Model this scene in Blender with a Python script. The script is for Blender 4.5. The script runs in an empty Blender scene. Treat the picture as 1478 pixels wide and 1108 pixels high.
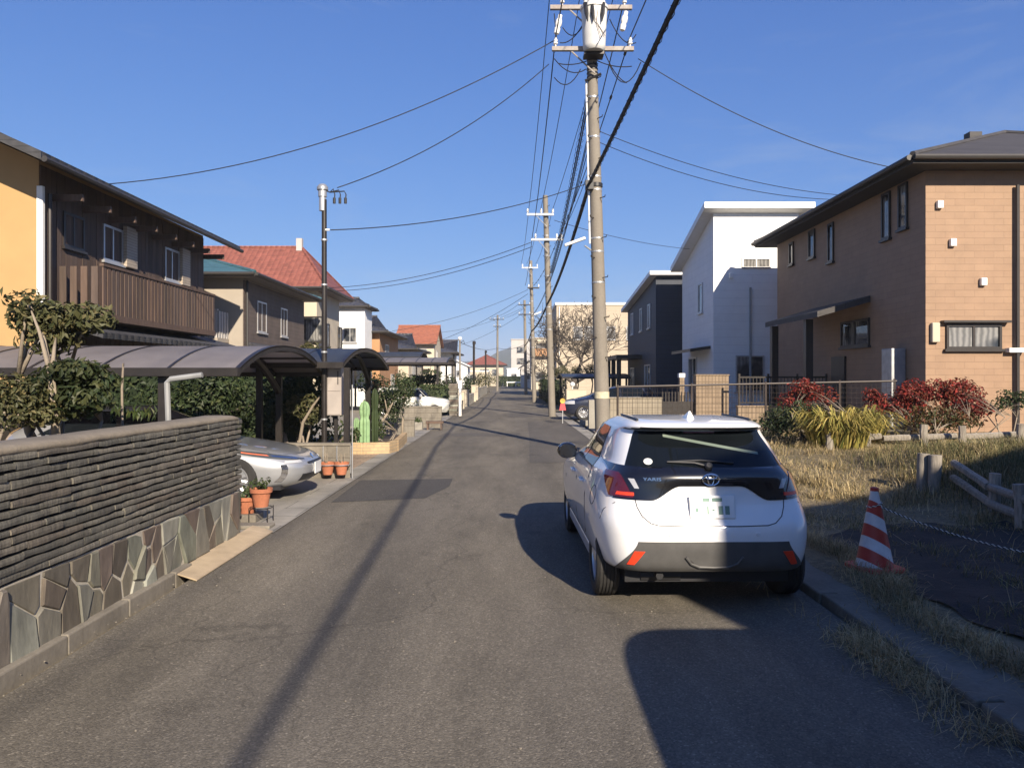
import bpy, bmesh, math, random
from mathutils import Vector, Matrix, noise as mnoise
R = math.radians
sc = bpy.context.scene
COL = sc.collection
random.seed(7)
F = 1110.0; HZ = 545.0; CX = 739.0; CH = 1.74

def P(px, py, Y):
    """photo pixel at distance Y -> world point"""
    return Vector(((px-CX)/F*Y, Y, CH-(py-HZ)/F*Y))
def G(px, py, z=0.0):
    """photo pixel lying on a horizontal plane -> world point"""
    Y = (CH-z)*F/(py-HZ)
    return Vector(((px-CX)/F*Y, Y, z))

# ------------------------------------------------------------------ objects
def tag(o, label=None, cat=None, group=None, kind=None):
    if label: o['label'] = label
    if cat: o['category'] = cat
    if group: o['group'] = group
    if kind: o['kind'] = kind
    return o
def empty(name, loc, label, cat, group=None, rz=0.0):
    o = bpy.data.objects.new(name, None); COL.objects.link(o)
    o.location = loc; o.rotation_euler = (0, 0, rz); o.empty_display_size = .2
    return tag(o, label, cat, group)

class MB:
    """collects geometry; build() links it as ONE mesh object"""
    def __init__(s): s.v = []; s.f = []; s.m = []; s.mi = 0
    def add(s, vs, fs):
        n = len(s.v); s.v += [tuple(v) for v in vs]
        s.f += [tuple(i+n for i in f) for f in fs]; s.m += [s.mi]*len(fs); return s
    def box(s, x0, y0, z0, x1, y1, z1):
        return s.add([(x0,y0,z0),(x1,y0,z0),(x1,y1,z0),(x0,y1,z0),(x0,y0,z1),(x1,y0,z1),(x1,y1,z1),(x0,y1,z1)],
              [(0,3,2,1),(4,5,6,7),(0,1,5,4),(1,2,6,5),(2,3,7,6),(3,0,4,7)])
    def cbox(s, c, d, rz=0, rx=0, ry=0):
        M = Matrix.Translation(c) @ Matrix.Rotation(rz,4,'Z') @ Matrix.Rotation(rx,4,'X') @ Matrix.Rotation(ry,4,'Y')
        a,b,e = d[0]/2, d[1]/2, d[2]/2
        vs = [M @ Vector(p) for p in [(-a,-b,-e),(a,-b,-e),(a,b,-e),(-a,b,-e),(-a,-b,e),(a,-b,e),(a,b,e),(-a,b,e)]]
        return s.add(vs, [(0,3,2,1),(4,5,6,7),(0,1,5,4),(1,2,6,5),(2,3,7,6),(3,0,4,7)])
    def tube(s, pts, r, n=8, cap=True):
        pts = [Vector(p) for p in pts]; k = len(pts)
        if not hasattr(r, '__len__'): r = [r]*k
        vs = []; up = None
        for i, p in enumerate(pts):
            d = (pts[min(i+1,k-1)]-pts[max(i-1,0)])
            if d.length < 1e-9: d = Vector((0,0,1))
            d.normalize()
            if up is None:
                a = Vector((0,0,1)) if abs(d.z) < .9 else Vector((1,0,0))
                u = d.cross(a).normalized()
            else:
                u = (up - d*up.dot(d))
                u = u.normalized() if u.length > 1e-6 else d.orthogonal().normalized()
            up = u; w = d.cross(u)
            for j in range(n):
                t = 2*math.pi*j/n
                vs.append(p + (u*math.cos(t)+w*math.sin(t))*r[i])
        fs = []
        for i in range(k-1):
            for j in range(n):
                a = i*n+j; b = i*n+(j+1)%n
                fs.append((a,b,b+n,a+n))
        if cap:
            fs.append(tuple(range(n-1,-1,-1))); fs.append(tuple((k-1)*n+j for j in range(n)))
        return s.add(vs, fs)
    def lathe(s, prof, n=20, M=None):
        """prof: list of (r, h) spun about local z"""
        vs = []; fs = []; k = len(prof)
        for r, h in prof:
            for j in range(n):
                t = 2*math.pi*j/n; v = Vector((max(r,1e-4)*math.cos(t), max(r,1e-4)*math.sin(t), h))
                vs.append(M @ v if M else v)
        for i in range(k-1):
            for j in range(n):
                a = i*n+j; b = i*n+(j+1)%n
                fs.append((a,b,b+n,a+n))
        fs.append(tuple(range(n-1,-1,-1))); fs.append(tuple((k-1)*n+j for j in range(n)))
        return s.add(vs, fs)
    def prism(s, poly, d):
        """extrude a planar polygon by vector d"""
        n = len(poly); d = Vector(d)
        vs = [Vector(p) for p in poly]+[Vector(p)+d for p in poly]
        fs = [tuple(range(n-1,-1,-1)), tuple(range(n,2*n))]+[(i,(i+1)%n,(i+1)%n+n,i+n) for i in range(n)]
        return s.add(vs, fs)
    def grid(s, rows):
        k = len(rows); n = len(rows[0])
        return s.add([p for r in rows for p in r], [(i*n+j,i*n+j+1,(i+1)*n+j+1,(i+1)*n+j) for i in range(k-1) for j in range(n-1)])
    def ball(s, c, r, sub=2, nz=0.0, seed=0):
        bm = bmesh.new(); bmesh.ops.create_icosphere(bm, subdivisions=sub, radius=1)
        rr = r if hasattr(r,'__len__') else (r,r,r)
        vs = []
        for v in bm.verts:
            q = v.co.copy()
            if nz: q *= 1+nz*mnoise.noise(q*2.2+Vector((seed*3.1,seed,0)))
            vs.append((c[0]+q.x*rr[0], c[1]+q.y*rr[1], c[2]+q.z*rr[2]))
        fs = [tuple(l.index for l in f.verts) for f in bm.faces]; bm.free()
        return s.add(vs, fs)
    def build(s, name, mat, parent=None, smooth=False, fix=True, bevel=0):
        me = bpy.data.meshes.new(name); me.from_pydata(s.v, [], s.f)
        for m in (mat if isinstance(mat,(list,tuple)) else [mat]): me.materials.append(m)
        if any(s.m): me.polygons.foreach_set('material_index', s.m)
        if fix:
            bm = bmesh.new(); bm.from_mesh(me); bmesh.ops.recalc_face_normals(bm, faces=bm.faces); bm.to_mesh(me); bm.free()
        if smooth:
            me.polygons.foreach_set('use_smooth', [True]*len(me.polygons))
            if smooth != 'all': me.set_sharp_from_angle(angle=R(38))
        o = bpy.data.objects.new(name, me); COL.objects.link(o)
        if parent is not None: o.parent = parent
        if bevel:
            b = o.modifiers.new('bevel','BEVEL'); b.width = bevel; b.segments = 2; b.limit_method='ANGLE'; b.angle_limit=R(50)
            b.harden_normals=False
        return o

# ---------------------------------------------------------------- materials
class NT:
    def __init__(s, name):
        s.m = bpy.data.materials.new(name); s.m.use_nodes = True
        s.t = s.m.node_tree; s.b = s.t.nodes['Principled BSDF']; s.o = s.t.nodes['Material Output']
    def n(s, typ, **kw):
        nd = s.t.nodes.new(typ)
        for k, v in kw.items():
            if hasattr(nd, k) and k not in ('Scale',): setattr(nd, k, v)
            else: nd.inputs[k.replace('_',' ')].default_value = v
        return nd
    def l(s, a, b): s.t.links.new(a, b)
    def noise(s, vec, scale, detail=3, rough=.6):
        nd = s.n('ShaderNodeTexNoise'); nd.inputs['Scale'].default_value = scale; nd.inputs['Detail'].default_value = detail
        nd.inputs['Roughness'].default_value = rough
        if vec is not None: s.l(vec, nd.inputs['Vector'])
        return nd.outputs['Fac']
    def ramp(s, fac, stops):
        nd = s.n('ShaderNodeValToRGB'); e = nd.color_ramp.elements
        while len(e) < len(stops): e.new(.5)
        for el, (p, c) in zip(e, stops):
            el.position = p; el.color = c if len(c)==4 else (*c,1)
        s.l(fac, nd.inputs['Fac']); return nd.outputs['Color']
    def mix(s, fac, a, b, mode='MIX'):
        nd = s.n('ShaderNodeMix'); nd.data_type='RGBA'; nd.blend_type=mode
        for sock, v in ((nd.inputs[0],fac),(nd.inputs[6],a),(nd.inputs[7],b)):
            if isinstance(v,(int,float)): sock.default_value = v
            elif isinstance(v,tuple): sock.default_value = (*v[:3],1)
            else: s.l(v, sock)
        return nd.outputs[2]
    def math(s, op, a, b=0.0):
        nd = s.n('ShaderNodeMath'); nd.operation = op
        for i, v in enumerate((a,b)):
            if isinstance(v,(int,float)): nd.inputs[i].default_value = v
            else: s.l(v, nd.inputs[i])
        return nd.outputs[0]
    def obj(s): return s.n('ShaderNodeTexCoord').outputs['Object']
    def geo(s, out): return s.n('ShaderNodeNewGeometry').outputs[out]
    def bump(s, h, strength=.3, dist=.02):
        nd = s.n('ShaderNodeBump'); nd.inputs['Strength'].default_value = strength; nd.inputs['Distance'].default_value = dist
        s.l(h, nd.inputs['Height']); s.l(nd.outputs['Normal'], s.b.inputs['Normal'])
    def col(s, c):
        if isinstance(c, tuple): s.b.inputs['Base Color'].default_value = (*c[:3],1)
        else: s.l(c, s.b.inputs['Base Color'])
    def set(s, **kw):
        for k, v in kw.items(): s.b.inputs[k.replace('_',' ')].default_value = v
        return s
def sh(c, k): return tuple(max(0,min(1,x*k)) for x in c[:3])

def plain(name, c, rough=.6, var=.12, scale=6.0, metallic=0.0, bump=0.0, bscale=40, coat=0.0, spec=.5):
    t = NT(name); v = t.obj()
    n = t.noise(v, scale, 4)
    t.col(t.ramp(n, [(.3, sh(c,1-var)), (.7, sh(c,1+var))]))
    t.set(Roughness=rough, Metallic=metallic, Coat_Weight=coat, Specular_IOR_Level=spec)
    if coat: t.set(Coat_Roughness=.04)
    if bump: t.bump(t.noise(v, bscale, 4), bump, .01)
    return t.m
def weathered(name, c, dirt, rough=.85, scale=1.2, amount=.5, bump=.25, bscale=30, streak=True):
    """masonry, concrete or wood with stains of two sizes and vertical streaks"""
    t = NT(name); v = t.obj()
    big = t.noise(v, scale, 5, .65); fine = t.noise(v, bscale, 4, .7)
    f = t.ramp(big, [(.38,(0,0,0)),(.68,(1,1,1))])
    k = t.mix(t.math('MULTIPLY', f, amount), c, dirt)
    if streak:
        mp = t.n('ShaderNodeMapping'); mp.inputs['Scale'].default_value = (7,7,.5); t.l(v, mp.inputs['Vector'])
        st = t.ramp(t.noise(mp.outputs[0], 1.5, 4), [(.5,(0,0,0)),(.75,(1,1,1))])
        k = t.mix(t.math('MULTIPLY', st, amount*.6), k, dirt)
    k = t.mix(.35, k, t.ramp(fine, [(.25,sh(c,.6)),(.75,sh(c,1.3))]))
    t.col(k); t.set(Roughness=rough); t.bump(fine, bump, .01)
    return t.m
def wallvec(t):
    """(along the wall, height) for walls square to the axes"""
    sx = t.n('ShaderNodeSeparateXYZ'); t.l(t.obj(), sx.inputs[0])
    cb = t.n('ShaderNodeCombineXYZ'); t.l(t.math('ADD', sx.outputs[0], sx.outputs[1]), cb.inputs[0]); t.l(sx.outputs[2], cb.inputs[1])
    return cb.outputs[0]
def tiled(name, c1, c2, mortar, w, h, gap=.008, rough=.7, offset=.5, bump=.5, var=.25, squash=1.0):
    t = NT(name); v = wallvec(t)
    b = t.n('ShaderNodeTexBrick'); t.l(v, b.inputs['Vector']); b.offset = offset
    b.inputs['Color1'].default_value=(*c1,1); b.inputs['Color2'].default_value=(*c2,1); b.inputs['Mortar'].default_value=(*mortar,1)
    b.inputs['Scale'].default_value=1; b.inputs['Mortar Size'].default_value=gap; b.inputs['Brick Width'].default_value=w; b.inputs['Row Height'].default_value=h
    b.inputs['Bias'].default_value=0
    n = t.noise(t.obj(), 2.0, 5, .65)
    t.col(t.mix(var, b.outputs['Color'], t.ramp(n,[(.3,sh(c1,.45)),(.7,sh(c2,1.35))])))
    t.set(Roughness=rough)
    hgt = t.math('ADD', t.math('MULTIPLY', b.outputs['Fac'], -1.0), t.math('MULTIPLY', t.noise(t.obj(), 40, 3), .25))
    t.bump(hgt, bump, .012)
    return t.m
def rooftile(name, c, rough=.55, axis='x', row=.26):
    """pantile rows: ribs across the slope and steps down it"""
    t = NT(name); sx = t.n('ShaderNodeSeparateXYZ'); t.l(t.obj(), sx.inputs[0])
    a = sx.outputs[0] if axis=='x' else sx.outputs[1]
    rib = t.math('ABSOLUTE', t.math('SINE', t.math('MULTIPLY', a, math.pi/.28)))
    stp = t.math('FRACT', t.math('MULTIPLY', sx.outputs[2], 1/(row*.45)))
    hgt = t.math('ADD', t.math('MULTIPLY', rib, .6), t.math('MULTIPLY', stp, .6))
    n = t.noise(t.obj(), 3.5, 5, .7)
    k = t.ramp(n, [(.28, sh(c,.6)),(.72, sh(c,1.3))])
    edge = t.ramp(stp, [(0.0,(.35,.35,.35)),(.16,(1,1,1))])
    t.col(t.mix(1.0, k, edge, 'MULTIPLY')); t.set(Roughness=rough); t.bump(hgt, .9, .05)
    return t.m
def leafmat(name, cols, rough=.55, trans=.25, patch=True):
    t = NT(name)
    r = t.geo('Random Per Island')
    n = len(cols)
    k = t.ramp(r, [(i/(n-1) if n>1 else 0, c) for i, c in enumerate(cols)])
    if patch:
        m = t.ramp(t.noise(t.obj(), 1.6, 3), [(.35,(.65,.65,.65)),(.65,(1.2,1.2,1.2))])
        k = t.mix(1.0, k, m, 'MULTIPLY')
    t.col(k); t.set(Roughness=rough, Specular_IOR_Level=.35)
    tr = t.n('ShaderNodeBsdfTranslucent'); t.l(k, tr.inputs[0])
    mx = t.n('ShaderNodeMixShader'); mx.inputs[0].default_value = trans
    t.l(t.b.outputs[0], mx.inputs[1]); t.l(tr.outputs[0], mx.inputs[2]); t.l(mx.outputs[0], t.o.inputs[0])
    return t.m
def isl(name, cols, rough=.8, bscale=25, bump=.4, stretch=None, grain=.35):
    """each separate stone or board its own tone"""
    t = NT(name); r = t.geo('Random Per Island'); n = len(cols)
    k = t.ramp(r, [(i/(n-1), c) for i, c in enumerate(cols)])
    v = t.obj()
    if stretch:
        mp = t.n('ShaderNodeMapping'); mp.inputs['Scale'].default_value = stretch; t.l(v, mp.inputs['Vector']); v = mp.outputs[0]
    g = t.noise(v, bscale, 5, .7)
    k = t.mix(1.0, k, t.ramp(g, [(.25,(1-grain,)*3),(.75,(1+grain,)*3)]), 'MULTIPLY')
    t.col(k); t.set(Roughness=rough); t.bump(g, bump, .012)
    return t.m
def paint(name, c, coat=1.0, rough=.35, metallic=0.0):
    t = NT(name); v = t.obj()
    t.col(t.ramp(t.noise(v, 3, 5), [(.3, sh(c,.95)),(.7, sh(c,1.03))]))
    t.set(Roughness=rough, Metallic=metallic, Coat_Weight=coat, Coat_Roughness=.03)
    return t.m
def glassy(name, c=(.012,.014,.016), rough=.03):
    t = NT(name); v = t.obj()
    t.col(t.ramp(t.noise(v, 1.3, 3), [(.3, sh(c,.7)),(.7, sh(c,1.5))])); t.set(Roughness=rough, Specular_IOR_Level=.6, Coat_Weight=.4, Coat_Roughness=.02)
    return t.m

M = {}
M['white_paint'] = paint('white car paint', (.80,.80,.79))
M['silver_paint'] = paint('silver car paint', (.40,.41,.425), metallic=.5, rough=.32)
M['navy_paint'] = paint('navy car paint', (.012,.016,.035))
M['cream_paint'] = paint('cream car paint', (.78,.77,.70))
M['blk_plastic'] = plain('black plastic', (.018,.018,.02), .45, .2)
M['moss_conc'] = weathered('mossy dark concrete', (.17,.155,.125), (.06,.055,.04), amount=.8, scale=2.5, bump=.5)
M['grey_plastic'] = plain('dark grey plastic', (.075,.073,.07), .55, .2, bump=.08, bscale=300)
M['gloss_black'] = paint('gloss black', (.006,.006,.007), rough=.2)
M['rubber'] = plain('tyre rubber', (.022,.021,.02), .8, .3, 20, bump=.2)
M['alloy'] = plain('alloy', (.55,.55,.56), .3, .08, metallic=.8)
M['glass'] = glassy('dark glass')
M['carglass'] = glassy('tinted car glass', (.006,.008,.010)); _b = M['carglass'].node_tree.nodes['Principled BSDF']; _b.inputs['Coat Weight'].default_value = 0; _b.inputs['Specular IOR Level'].default_value = .32
M['lamp_glass'] = glassy('dark lamp glass', (.05,.055,.06))
M['chrome'] = plain('chrome', (.75,.75,.76), .12, .04, metallic=1)
M['red_lens'] = paint('red lens', (.085,.006,.008), rough=.15)
M['red_refl'] = plain('red reflector', (.75,.055,.02), .3, .1, 30)
M['clear_lens'] = paint('clear lens', (.42,.43,.45), rough=.1)
M['plate'] = plain('white plate', (.8,.8,.78), .4, .03)
M['plate_ink'] = plain('green plate ink', (.16,.27,.22), .6, .05)
M['paper'] = plain('sticker', (.8,.8,.78), .5, .05)
M['amber'] = paint('amber lens', (.65,.16,.08), rough=.2)
M['concrete'] = weathered('concrete', (.27,.25,.215), (.13,.12,.10), amount=.65)
M['concrete_lt'] = weathered('pale concrete', (.31,.29,.25), (.16,.145,.12), amount=.6)
M['pole_conc'] = weathered('pole concrete', (.225,.20,.165), (.12,.105,.085), amount=.6, scale=.9)
M['stain_conc'] = weathered('stained block wall', (.235,.21,.17), (.07,.06,.048), amount=.85)
M['steel_dark'] = plain('dark bronze aluminium', (.028,.024,.022), .42, .2, metallic=.3)
M['steel_brown'] = plain('brown fence steel', (.055,.042,.035), .5, .2)
M['steel_grey'] = plain('galvanised steel', (.42,.43,.44), .45, .15, metallic=.6)
M['rust_arm'] = weathered('rusty crossarm', (.36,.335,.31), (.17,.09,.06), amount=.75, scale=3)
M['porcelain'] = plain('porcelain', (.75,.74,.71), .25, .06)
M['cable'] = plain('black cable', (.012,.012,.014), .6, .2)
M['pipe_grey'] = plain('grey pvc', (.25,.255,.255), .5, .08)
M['white_wall'] = plain('white render', (.80,.80,.78), .8, .05, 1.5, bump=.12, bscale=120)
M['white_trim'] = plain('white trim', (.78,.77,.74), .5, .05)
M['dark_wood'] = isl('dark timber', [(.06,.042,.032),(.11,.07,.05),(.085,.06,.048)], .75, 14, .3, (1,1,.08))
M['log'] = isl('grey log', [(.30,.26,.21),(.20,.175,.14),(.26,.235,.20)], .9, 30, .6, (1,1,.15), .55)
M['bark'] = weathered('bark', (.30,.25,.19), (.13,.105,.08), amount=.7, scale=5, bump=.6)
M['bark_dark'] = weathered('dark bark', (.085,.07,.058), (.04,.033,.028), amount=.7, scale=5, bump=.6)
M['terracotta'] = weathered('terracotta', (.42,.15,.075), (.25,.10,.06), amount=.5, scale=12, streak=False)
M['soil'] = plain('soil', (.06,.045,.032), .95, .4, 20, bump=.5)
M['leaf_dark'] = leafmat('dark leaves', [(.018,.032,.013),(.042,.062,.022),(.03,.05,.02),(.075,.09,.03)])
M['leaf_mid'] = leafmat('mid leaves', [(.03,.055,.016),(.06,.085,.024),(.045,.07,.03),(.10,.11,.035)])
M['leaf_olive'] = leafmat('olive leaves', [(.045,.055,.02),(.10,.10,.04),(.07,.075,.032),(.17,.14,.06)])
M['leaf_red'] = leafmat('red leaves', [(.24,.02,.02),(.12,.018,.014),(.34,.045,.03),(.08,.03,.016),(.20,.05,.02)])
M['leaf_redlow'] = leafmat('red green leaves', [(.07,.06,.02),(.15,.05,.02),(.05,.07,.022),(.11,.09,.03)])
M['strap'] = leafmat('strap leaves', [(.07,.09,.022),(.42,.33,.08),(.22,.21,.05),(.55,.42,.13),(.12,.14,.03)], trans=.2)
M['dry'] = leafmat('dry grass', [(.52,.40,.20),(.38,.28,.14),(.62,.50,.29),(.24,.19,.09),(.17,.15,.06)], rough=.8, trans=.2)
M['cone_red'] = plain('cone red', (.55,.055,.035), .45, .12, 10)
M['cone_white'] = plain('cone reflective white', (.72,.72,.73), .4, .08, 20)
# ------------------------------------------------------------ camera, light
cam = bpy.data.cameras.new('camera'); cam.sensor_width = 36; cam.lens = F/1478*36
cam.shift_y = (HZ-554.0)/1478.0; cam.clip_end = 9000; cam.clip_start = .05
co = bpy.data.objects.new('camera', cam); COL.objects.link(co); co.location = (0,0,CH); co.rotation_euler = (R(90),0,0)
sc.camera = co
SUN_EL, SUN_AZ = 28.0, 19.5           # the sun stands behind the camera, this far to the right
sd = Vector((math.sin(R(SUN_AZ))*math.cos(R(SUN_EL)), -math.cos(R(SUN_AZ))*math.cos(R(SUN_EL)), math.sin(R(SUN_EL))))
sl = bpy.data.lights.new('sun','SUN'); sl.energy = 5.0; sl.angle = R(.6); sl.color = (1.0,.87,.70)
so = bpy.data.objects.new('sun', sl); COL.objects.link(so); so.rotation_euler = sd.to_track_quat('Z','Y').to_euler(); so.location = (5,-10,20)
w = bpy.data.worlds.new('World'); sc.world = w; w.use_nodes = True
nt = w.node_tree; bg = nt.nodes['Background']
sky = nt.nodes.new('ShaderNodeTexSky'); sky.sky_type = 'NISHITA'; sky.sun_disc = False
sky.sun_elevation = R(SUN_EL); sky.sun_rotation = math.atan2(sd.x, sd.y)
sky.air_density = 1.0; sky.dust_density = .15; sky.ozone_density = 4.5; sky.altitude = 20
# very bright low sky rolled off per channel, so that the horizon stays pale blue as in the photograph
ss = nt.nodes.new('ShaderNodeSeparateColor'); cc = nt.nodes.new('ShaderNodeCombineColor'); nt.links.new(sky.outputs[0], ss.inputs[0])
for i, (g, k) in enumerate(((.83, 9.3), (1.27, 8.2), (2.62, 5.2))):
    a = nt.nodes.new('ShaderNodeMath'); a.operation = 'MULTIPLY_ADD'; a.inputs[1].default_value = 1/k; a.inputs[2].default_value = 1.0; nt.links.new(ss.outputs[i], a.inputs[0])
    b = nt.nodes.new('ShaderNodeMath'); b.operation = 'DIVIDE'; nt.links.new(ss.outputs[i], b.inputs[0]); nt.links.new(a.outputs[0], b.inputs[1])
    c = nt.nodes.new('ShaderNodeMath'); c.operation = 'MULTIPLY'; c.inputs[1].default_value = g; nt.links.new(b.outputs[0], c.inputs[0]); nt.links.new(c.outputs[0], cc.inputs[i])
tc = nt.nodes.new('ShaderNodeTexCoord'); mp = nt.nodes.new('ShaderNodeMapping'); mp.inputs['Scale'].default_value = (1.6,1.6,7); nt.links.new(tc.outputs['Generated'], mp.inputs[0])
no = nt.nodes.new('ShaderNodeTexNoise'); no.inputs['Scale'].default_value = 1.7; no.inputs['Detail'].default_value = 7; no.inputs['Roughness'].default_value = .62; no.inputs['Distortion'].default_value = .5; nt.links.new(mp.outputs[0], no.inputs['Vector'])
rp = nt.nodes.new('ShaderNodeMapRange'); rp.inputs[1].default_value = .52; rp.inputs[2].default_value = .80; rp.inputs[3].default_value = 0; rp.inputs[4].default_value = .30; nt.links.new(no.outputs['Fac'], rp.inputs[0])
cl = nt.nodes.new('ShaderNodeMix'); cl.data_type = 'RGBA'; nt.links.new(rp.outputs[0], cl.inputs[0]); nt.links.new(cc.outputs[0], cl.inputs[6]); cl.inputs[7].default_value = (4.6,5.4,6.6,1)   # thin wisps of cloud
nt.links.new(cl.outputs[2], bg.inputs[0]); bg.inputs[1].default_value = .055
sc.view_settings.view_transform = 'Standard'; sc.view_settings.look = 'None'; sc.view_settings.exposure = .9; sc.view_settings.gamma = 1
sc.cycles.max_bounces = 6; sc.cycles.transparent_max_bounces = 8

# ------------------------------------------------------------------ setting
def asphalt(name, c, var=.28, cracks=False):
    t = NT(name); v = t.obj()
    vo = t.n('ShaderNodeTexVoronoi'); vo.inputs['Scale'].default_value = 95; t.l(v, vo.inputs['Vector'])
    sp = t.ramp(vo.outputs['Color'], [(.15,sh(c,.62)),(.55,sh(c,1.0)),(.82,sh(c,1.35)),(.97,sh(c,2.3))])
    fine = t.noise(v, 240, 3, .8)
    k = t.mix(.3, sp, t.ramp(fine,[(.3,sh(c,.4)),(.7,sh(c,1.7))]))
    mp = t.n('ShaderNodeMapping'); mp.inputs['Scale'].default_value = (1,.22,1); t.l(v, mp.inputs['Vector'])
    big = t.noise(mp.outputs[0], 1.1, 6, .7)
    k = t.mix(1.0, k, t.ramp(big,[(.3,(1-var,)*3),(.7,(1+var,)*3)]), 'MULTIPLY')
    blot = t.noise(v, .9, 5, .62)
    k = t.mix(1.0, k, t.ramp(blot,[(.60,(1,1,1)),(.72,(.72,.72,.72))]), 'MULTIPLY')
    sxx = t.n('ShaderNodeSeparateXYZ'); t.l(v, sxx.inputs[0])
    wob = t.math('ADD', sxx.outputs[0], t.math('MULTIPLY', t.noise(v, .25, 2), .8))
    lane = t.math('COSINE', t.math('MULTIPLY', wob, 3.6))          # polished wheel tracks along the street
    k = t.mix(1.0, k, t.ramp(t.math('ADD', t.math('MULTIPLY', lane, .5), .5), [(0,(.93,.93,.94)),(1,(1.10,1.09,1.07))]), 'MULTIPLY')
    spot = t.noise(v, 2.6, 3, .55)
    k = t.mix(1.0, k, t.ramp(spot,[(.70,(1,1,1)),(.78,(.68,.67,.66))]), 'MULTIPLY')
    if cracks:
        n2 = t.noise(v, 1.5, 3)
        wv = t.n('ShaderNodeVectorMath'); wv.operation='MULTIPLY_ADD'; 
        cb = t.n('ShaderNodeCombineXYZ'); t.l(n2, cb.inputs[0]); t.l(n2, cb.inputs[1])
        t.l(cb.outputs[0], wv.inputs[0]); wv.inputs[1].default_value=(.8,.8,0); t.l(v, wv.inputs[2])
        vc = t.n('ShaderNodeTexVoronoi'); vc.feature='DISTANCE_TO_EDGE'; vc.inputs['Scale'].default_value=.28; t.l(wv.outputs[0], vc.inputs['Vector'])
        cr = t.ramp(vc.outputs['Distance'], [(0,(.42,.42,.42)),(.0035,(1,1,1))])
        k = t.mix(.5, k, t.mix(1.0, k, cr, 'MULTIPLY'))
    t.col(k); t.set(Roughness=.88, Specular_IOR_Level=.35)
    hh = t.math('ADD', t.math('MULTIPLY', vo.outputs['Distance'], -1.0), fine)
    t.bump(hh, .55, .006)
    return t.m
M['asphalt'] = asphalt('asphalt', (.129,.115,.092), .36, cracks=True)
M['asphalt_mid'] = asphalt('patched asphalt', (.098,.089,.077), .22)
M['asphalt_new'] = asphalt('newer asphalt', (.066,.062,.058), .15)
def soilmat(name, c1, c2, c3):
    t = NT(name); v = t.obj()
    a = t.noise(v, .8, 5, .65); b = t.noise(v, 14, 5, .75)
    k = t.mix(t.ramp(a,[(.4,(0,0,0)),(.6,(1,1,1))]), c1, c2)
    k = t.mix(t.ramp(b,[(.45,(0,0,0)),(.7,(.8,.8,.8))]), k, c3)
    t.col(k); t.set(Roughness=.95); t.bump(b, .9, .05); return t.m
M['earth'] = soilmat('earth', (.16,.13,.085), (.10,.09,.055), (.22,.18,.115))
M['lot'] = soilmat('dry lot soil', (.20,.155,.09), (.12,.10,.06), (.33,.26,.15))
t = NT('weed sheet'); v = t.obj(); a = t.noise(v, 3, 5, .7); b = t.noise(v, 90, 3)
t.col(t.ramp(a,[(.35,(.010,.011,.012)),(.6,(.022,.022,.021)),(.75,(.05,.045,.035))])); t.set(Roughness=.85); t.bump(t.math('ADD',t.math('MULTIPLY',a,3.0),b), .7, .03); M['sheet'] = t.m
def pavers(name, c1, c2, w, h):
    t = NT(name); b = t.n('ShaderNodeTexBrick'); t.l(t.obj(), b.inputs['Vector'])
    b.inputs['Color1'].default_value=(*c1,1); b.inputs['Color2'].default_value=(*c2,1); b.inputs['Mortar'].default_value=(*sh(c1,.45),1)
    b.inputs['Scale'].default_value=1; b.inputs['Mortar Size'].default_value=.008; b.inputs['Brick Width'].default_value=w; b.inputs['Row Height'].default_value=h
    n = t.noise(t.obj(), 1.4, 6, .7)
    t.col(t.mix(1.0, b.outputs['Color'], t.ramp(n,[(.3,(.65,.65,.65)),(.7,(1.25,1.25,1.25))]), 'MULTIPLY')); t.set(Roughness=.85)
    t.bump(t.math('ADD', t.math('MULTIPLY', b.outputs['Fac'],-1.0), t.math('MULTIPLY', t.noise(t.obj(),60,3),.4)), .5, .01); return t.m
M['paver_tan'] = pavers('tan pavers', (.36,.27,.19), (.28,.21,.15), .3, .15)
M['gutter'] = pavers('gutter concrete', (.29,.27,.235), (.25,.235,.205), .6, .6)

def structure(name, mb, mat, **k):
    return tag(mb.build(name, mat, **k), kind='structure')
# ground: one sheet to the horizon, lowered a little under everything else
m = MB(); m.add([(-2600,-600,-.06),(2600,-600,-.06),(2600,2600,-.06),(-2600,2600,-.06)], [(0,1,2,3)]); structure('ground', m, M['earth'])
def strip(pl, pr, z):
    m = MB(); m.grid([[(a[0],a[1],z),(b[0],b[1],z)] for a,b in zip(pl,pr)]); return m
LE = [(-2.78,-40),(-2.78,0),(-2.78,20),(-2.78,45),(-2.8,64),(-2.5,100),(-2.1,152)]
RE = [(2.42,-40),(2.42,0),(2.25,20),(2.05,38),(1.95,64),(2.3,100),(3.2,152)]
structure('road', strip(LE, RE, 0), M['asphalt'])
structure('gutter', strip([(-3.02,8.6),(-3.02,30),(-3.03,70)], [(-2.67,8.6),(-2.67,30),(-2.72,70)], .012), M['gutter'])
g2 = strip([(2.24,14.6),(2.04,38)], [(2.60,14.6),(2.42,38)], .014); structure('gutter', g2, M['gutter'])
# darker repair patches and one plain dark band laid in the road
def patch(pts, z, mat='asphalt_mid'):
    m = MB(); vs = [(p[0],p[1],z) for p in pts]; m.add(vs, [tuple(range(len(vs)))]); structure('road_patch', m, M[mat])
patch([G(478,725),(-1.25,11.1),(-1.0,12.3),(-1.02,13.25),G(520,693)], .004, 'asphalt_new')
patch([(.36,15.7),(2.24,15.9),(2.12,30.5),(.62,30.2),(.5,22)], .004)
patch([(-2.2,22.8),(.2,22.9),(.25,24.2),(-2.1,24.1)], .004)  # plain dark band across the left lane
patch([(-.2,34),(1.9,34.2),(1.9,39),(-.1,38.6)], .004)
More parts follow.
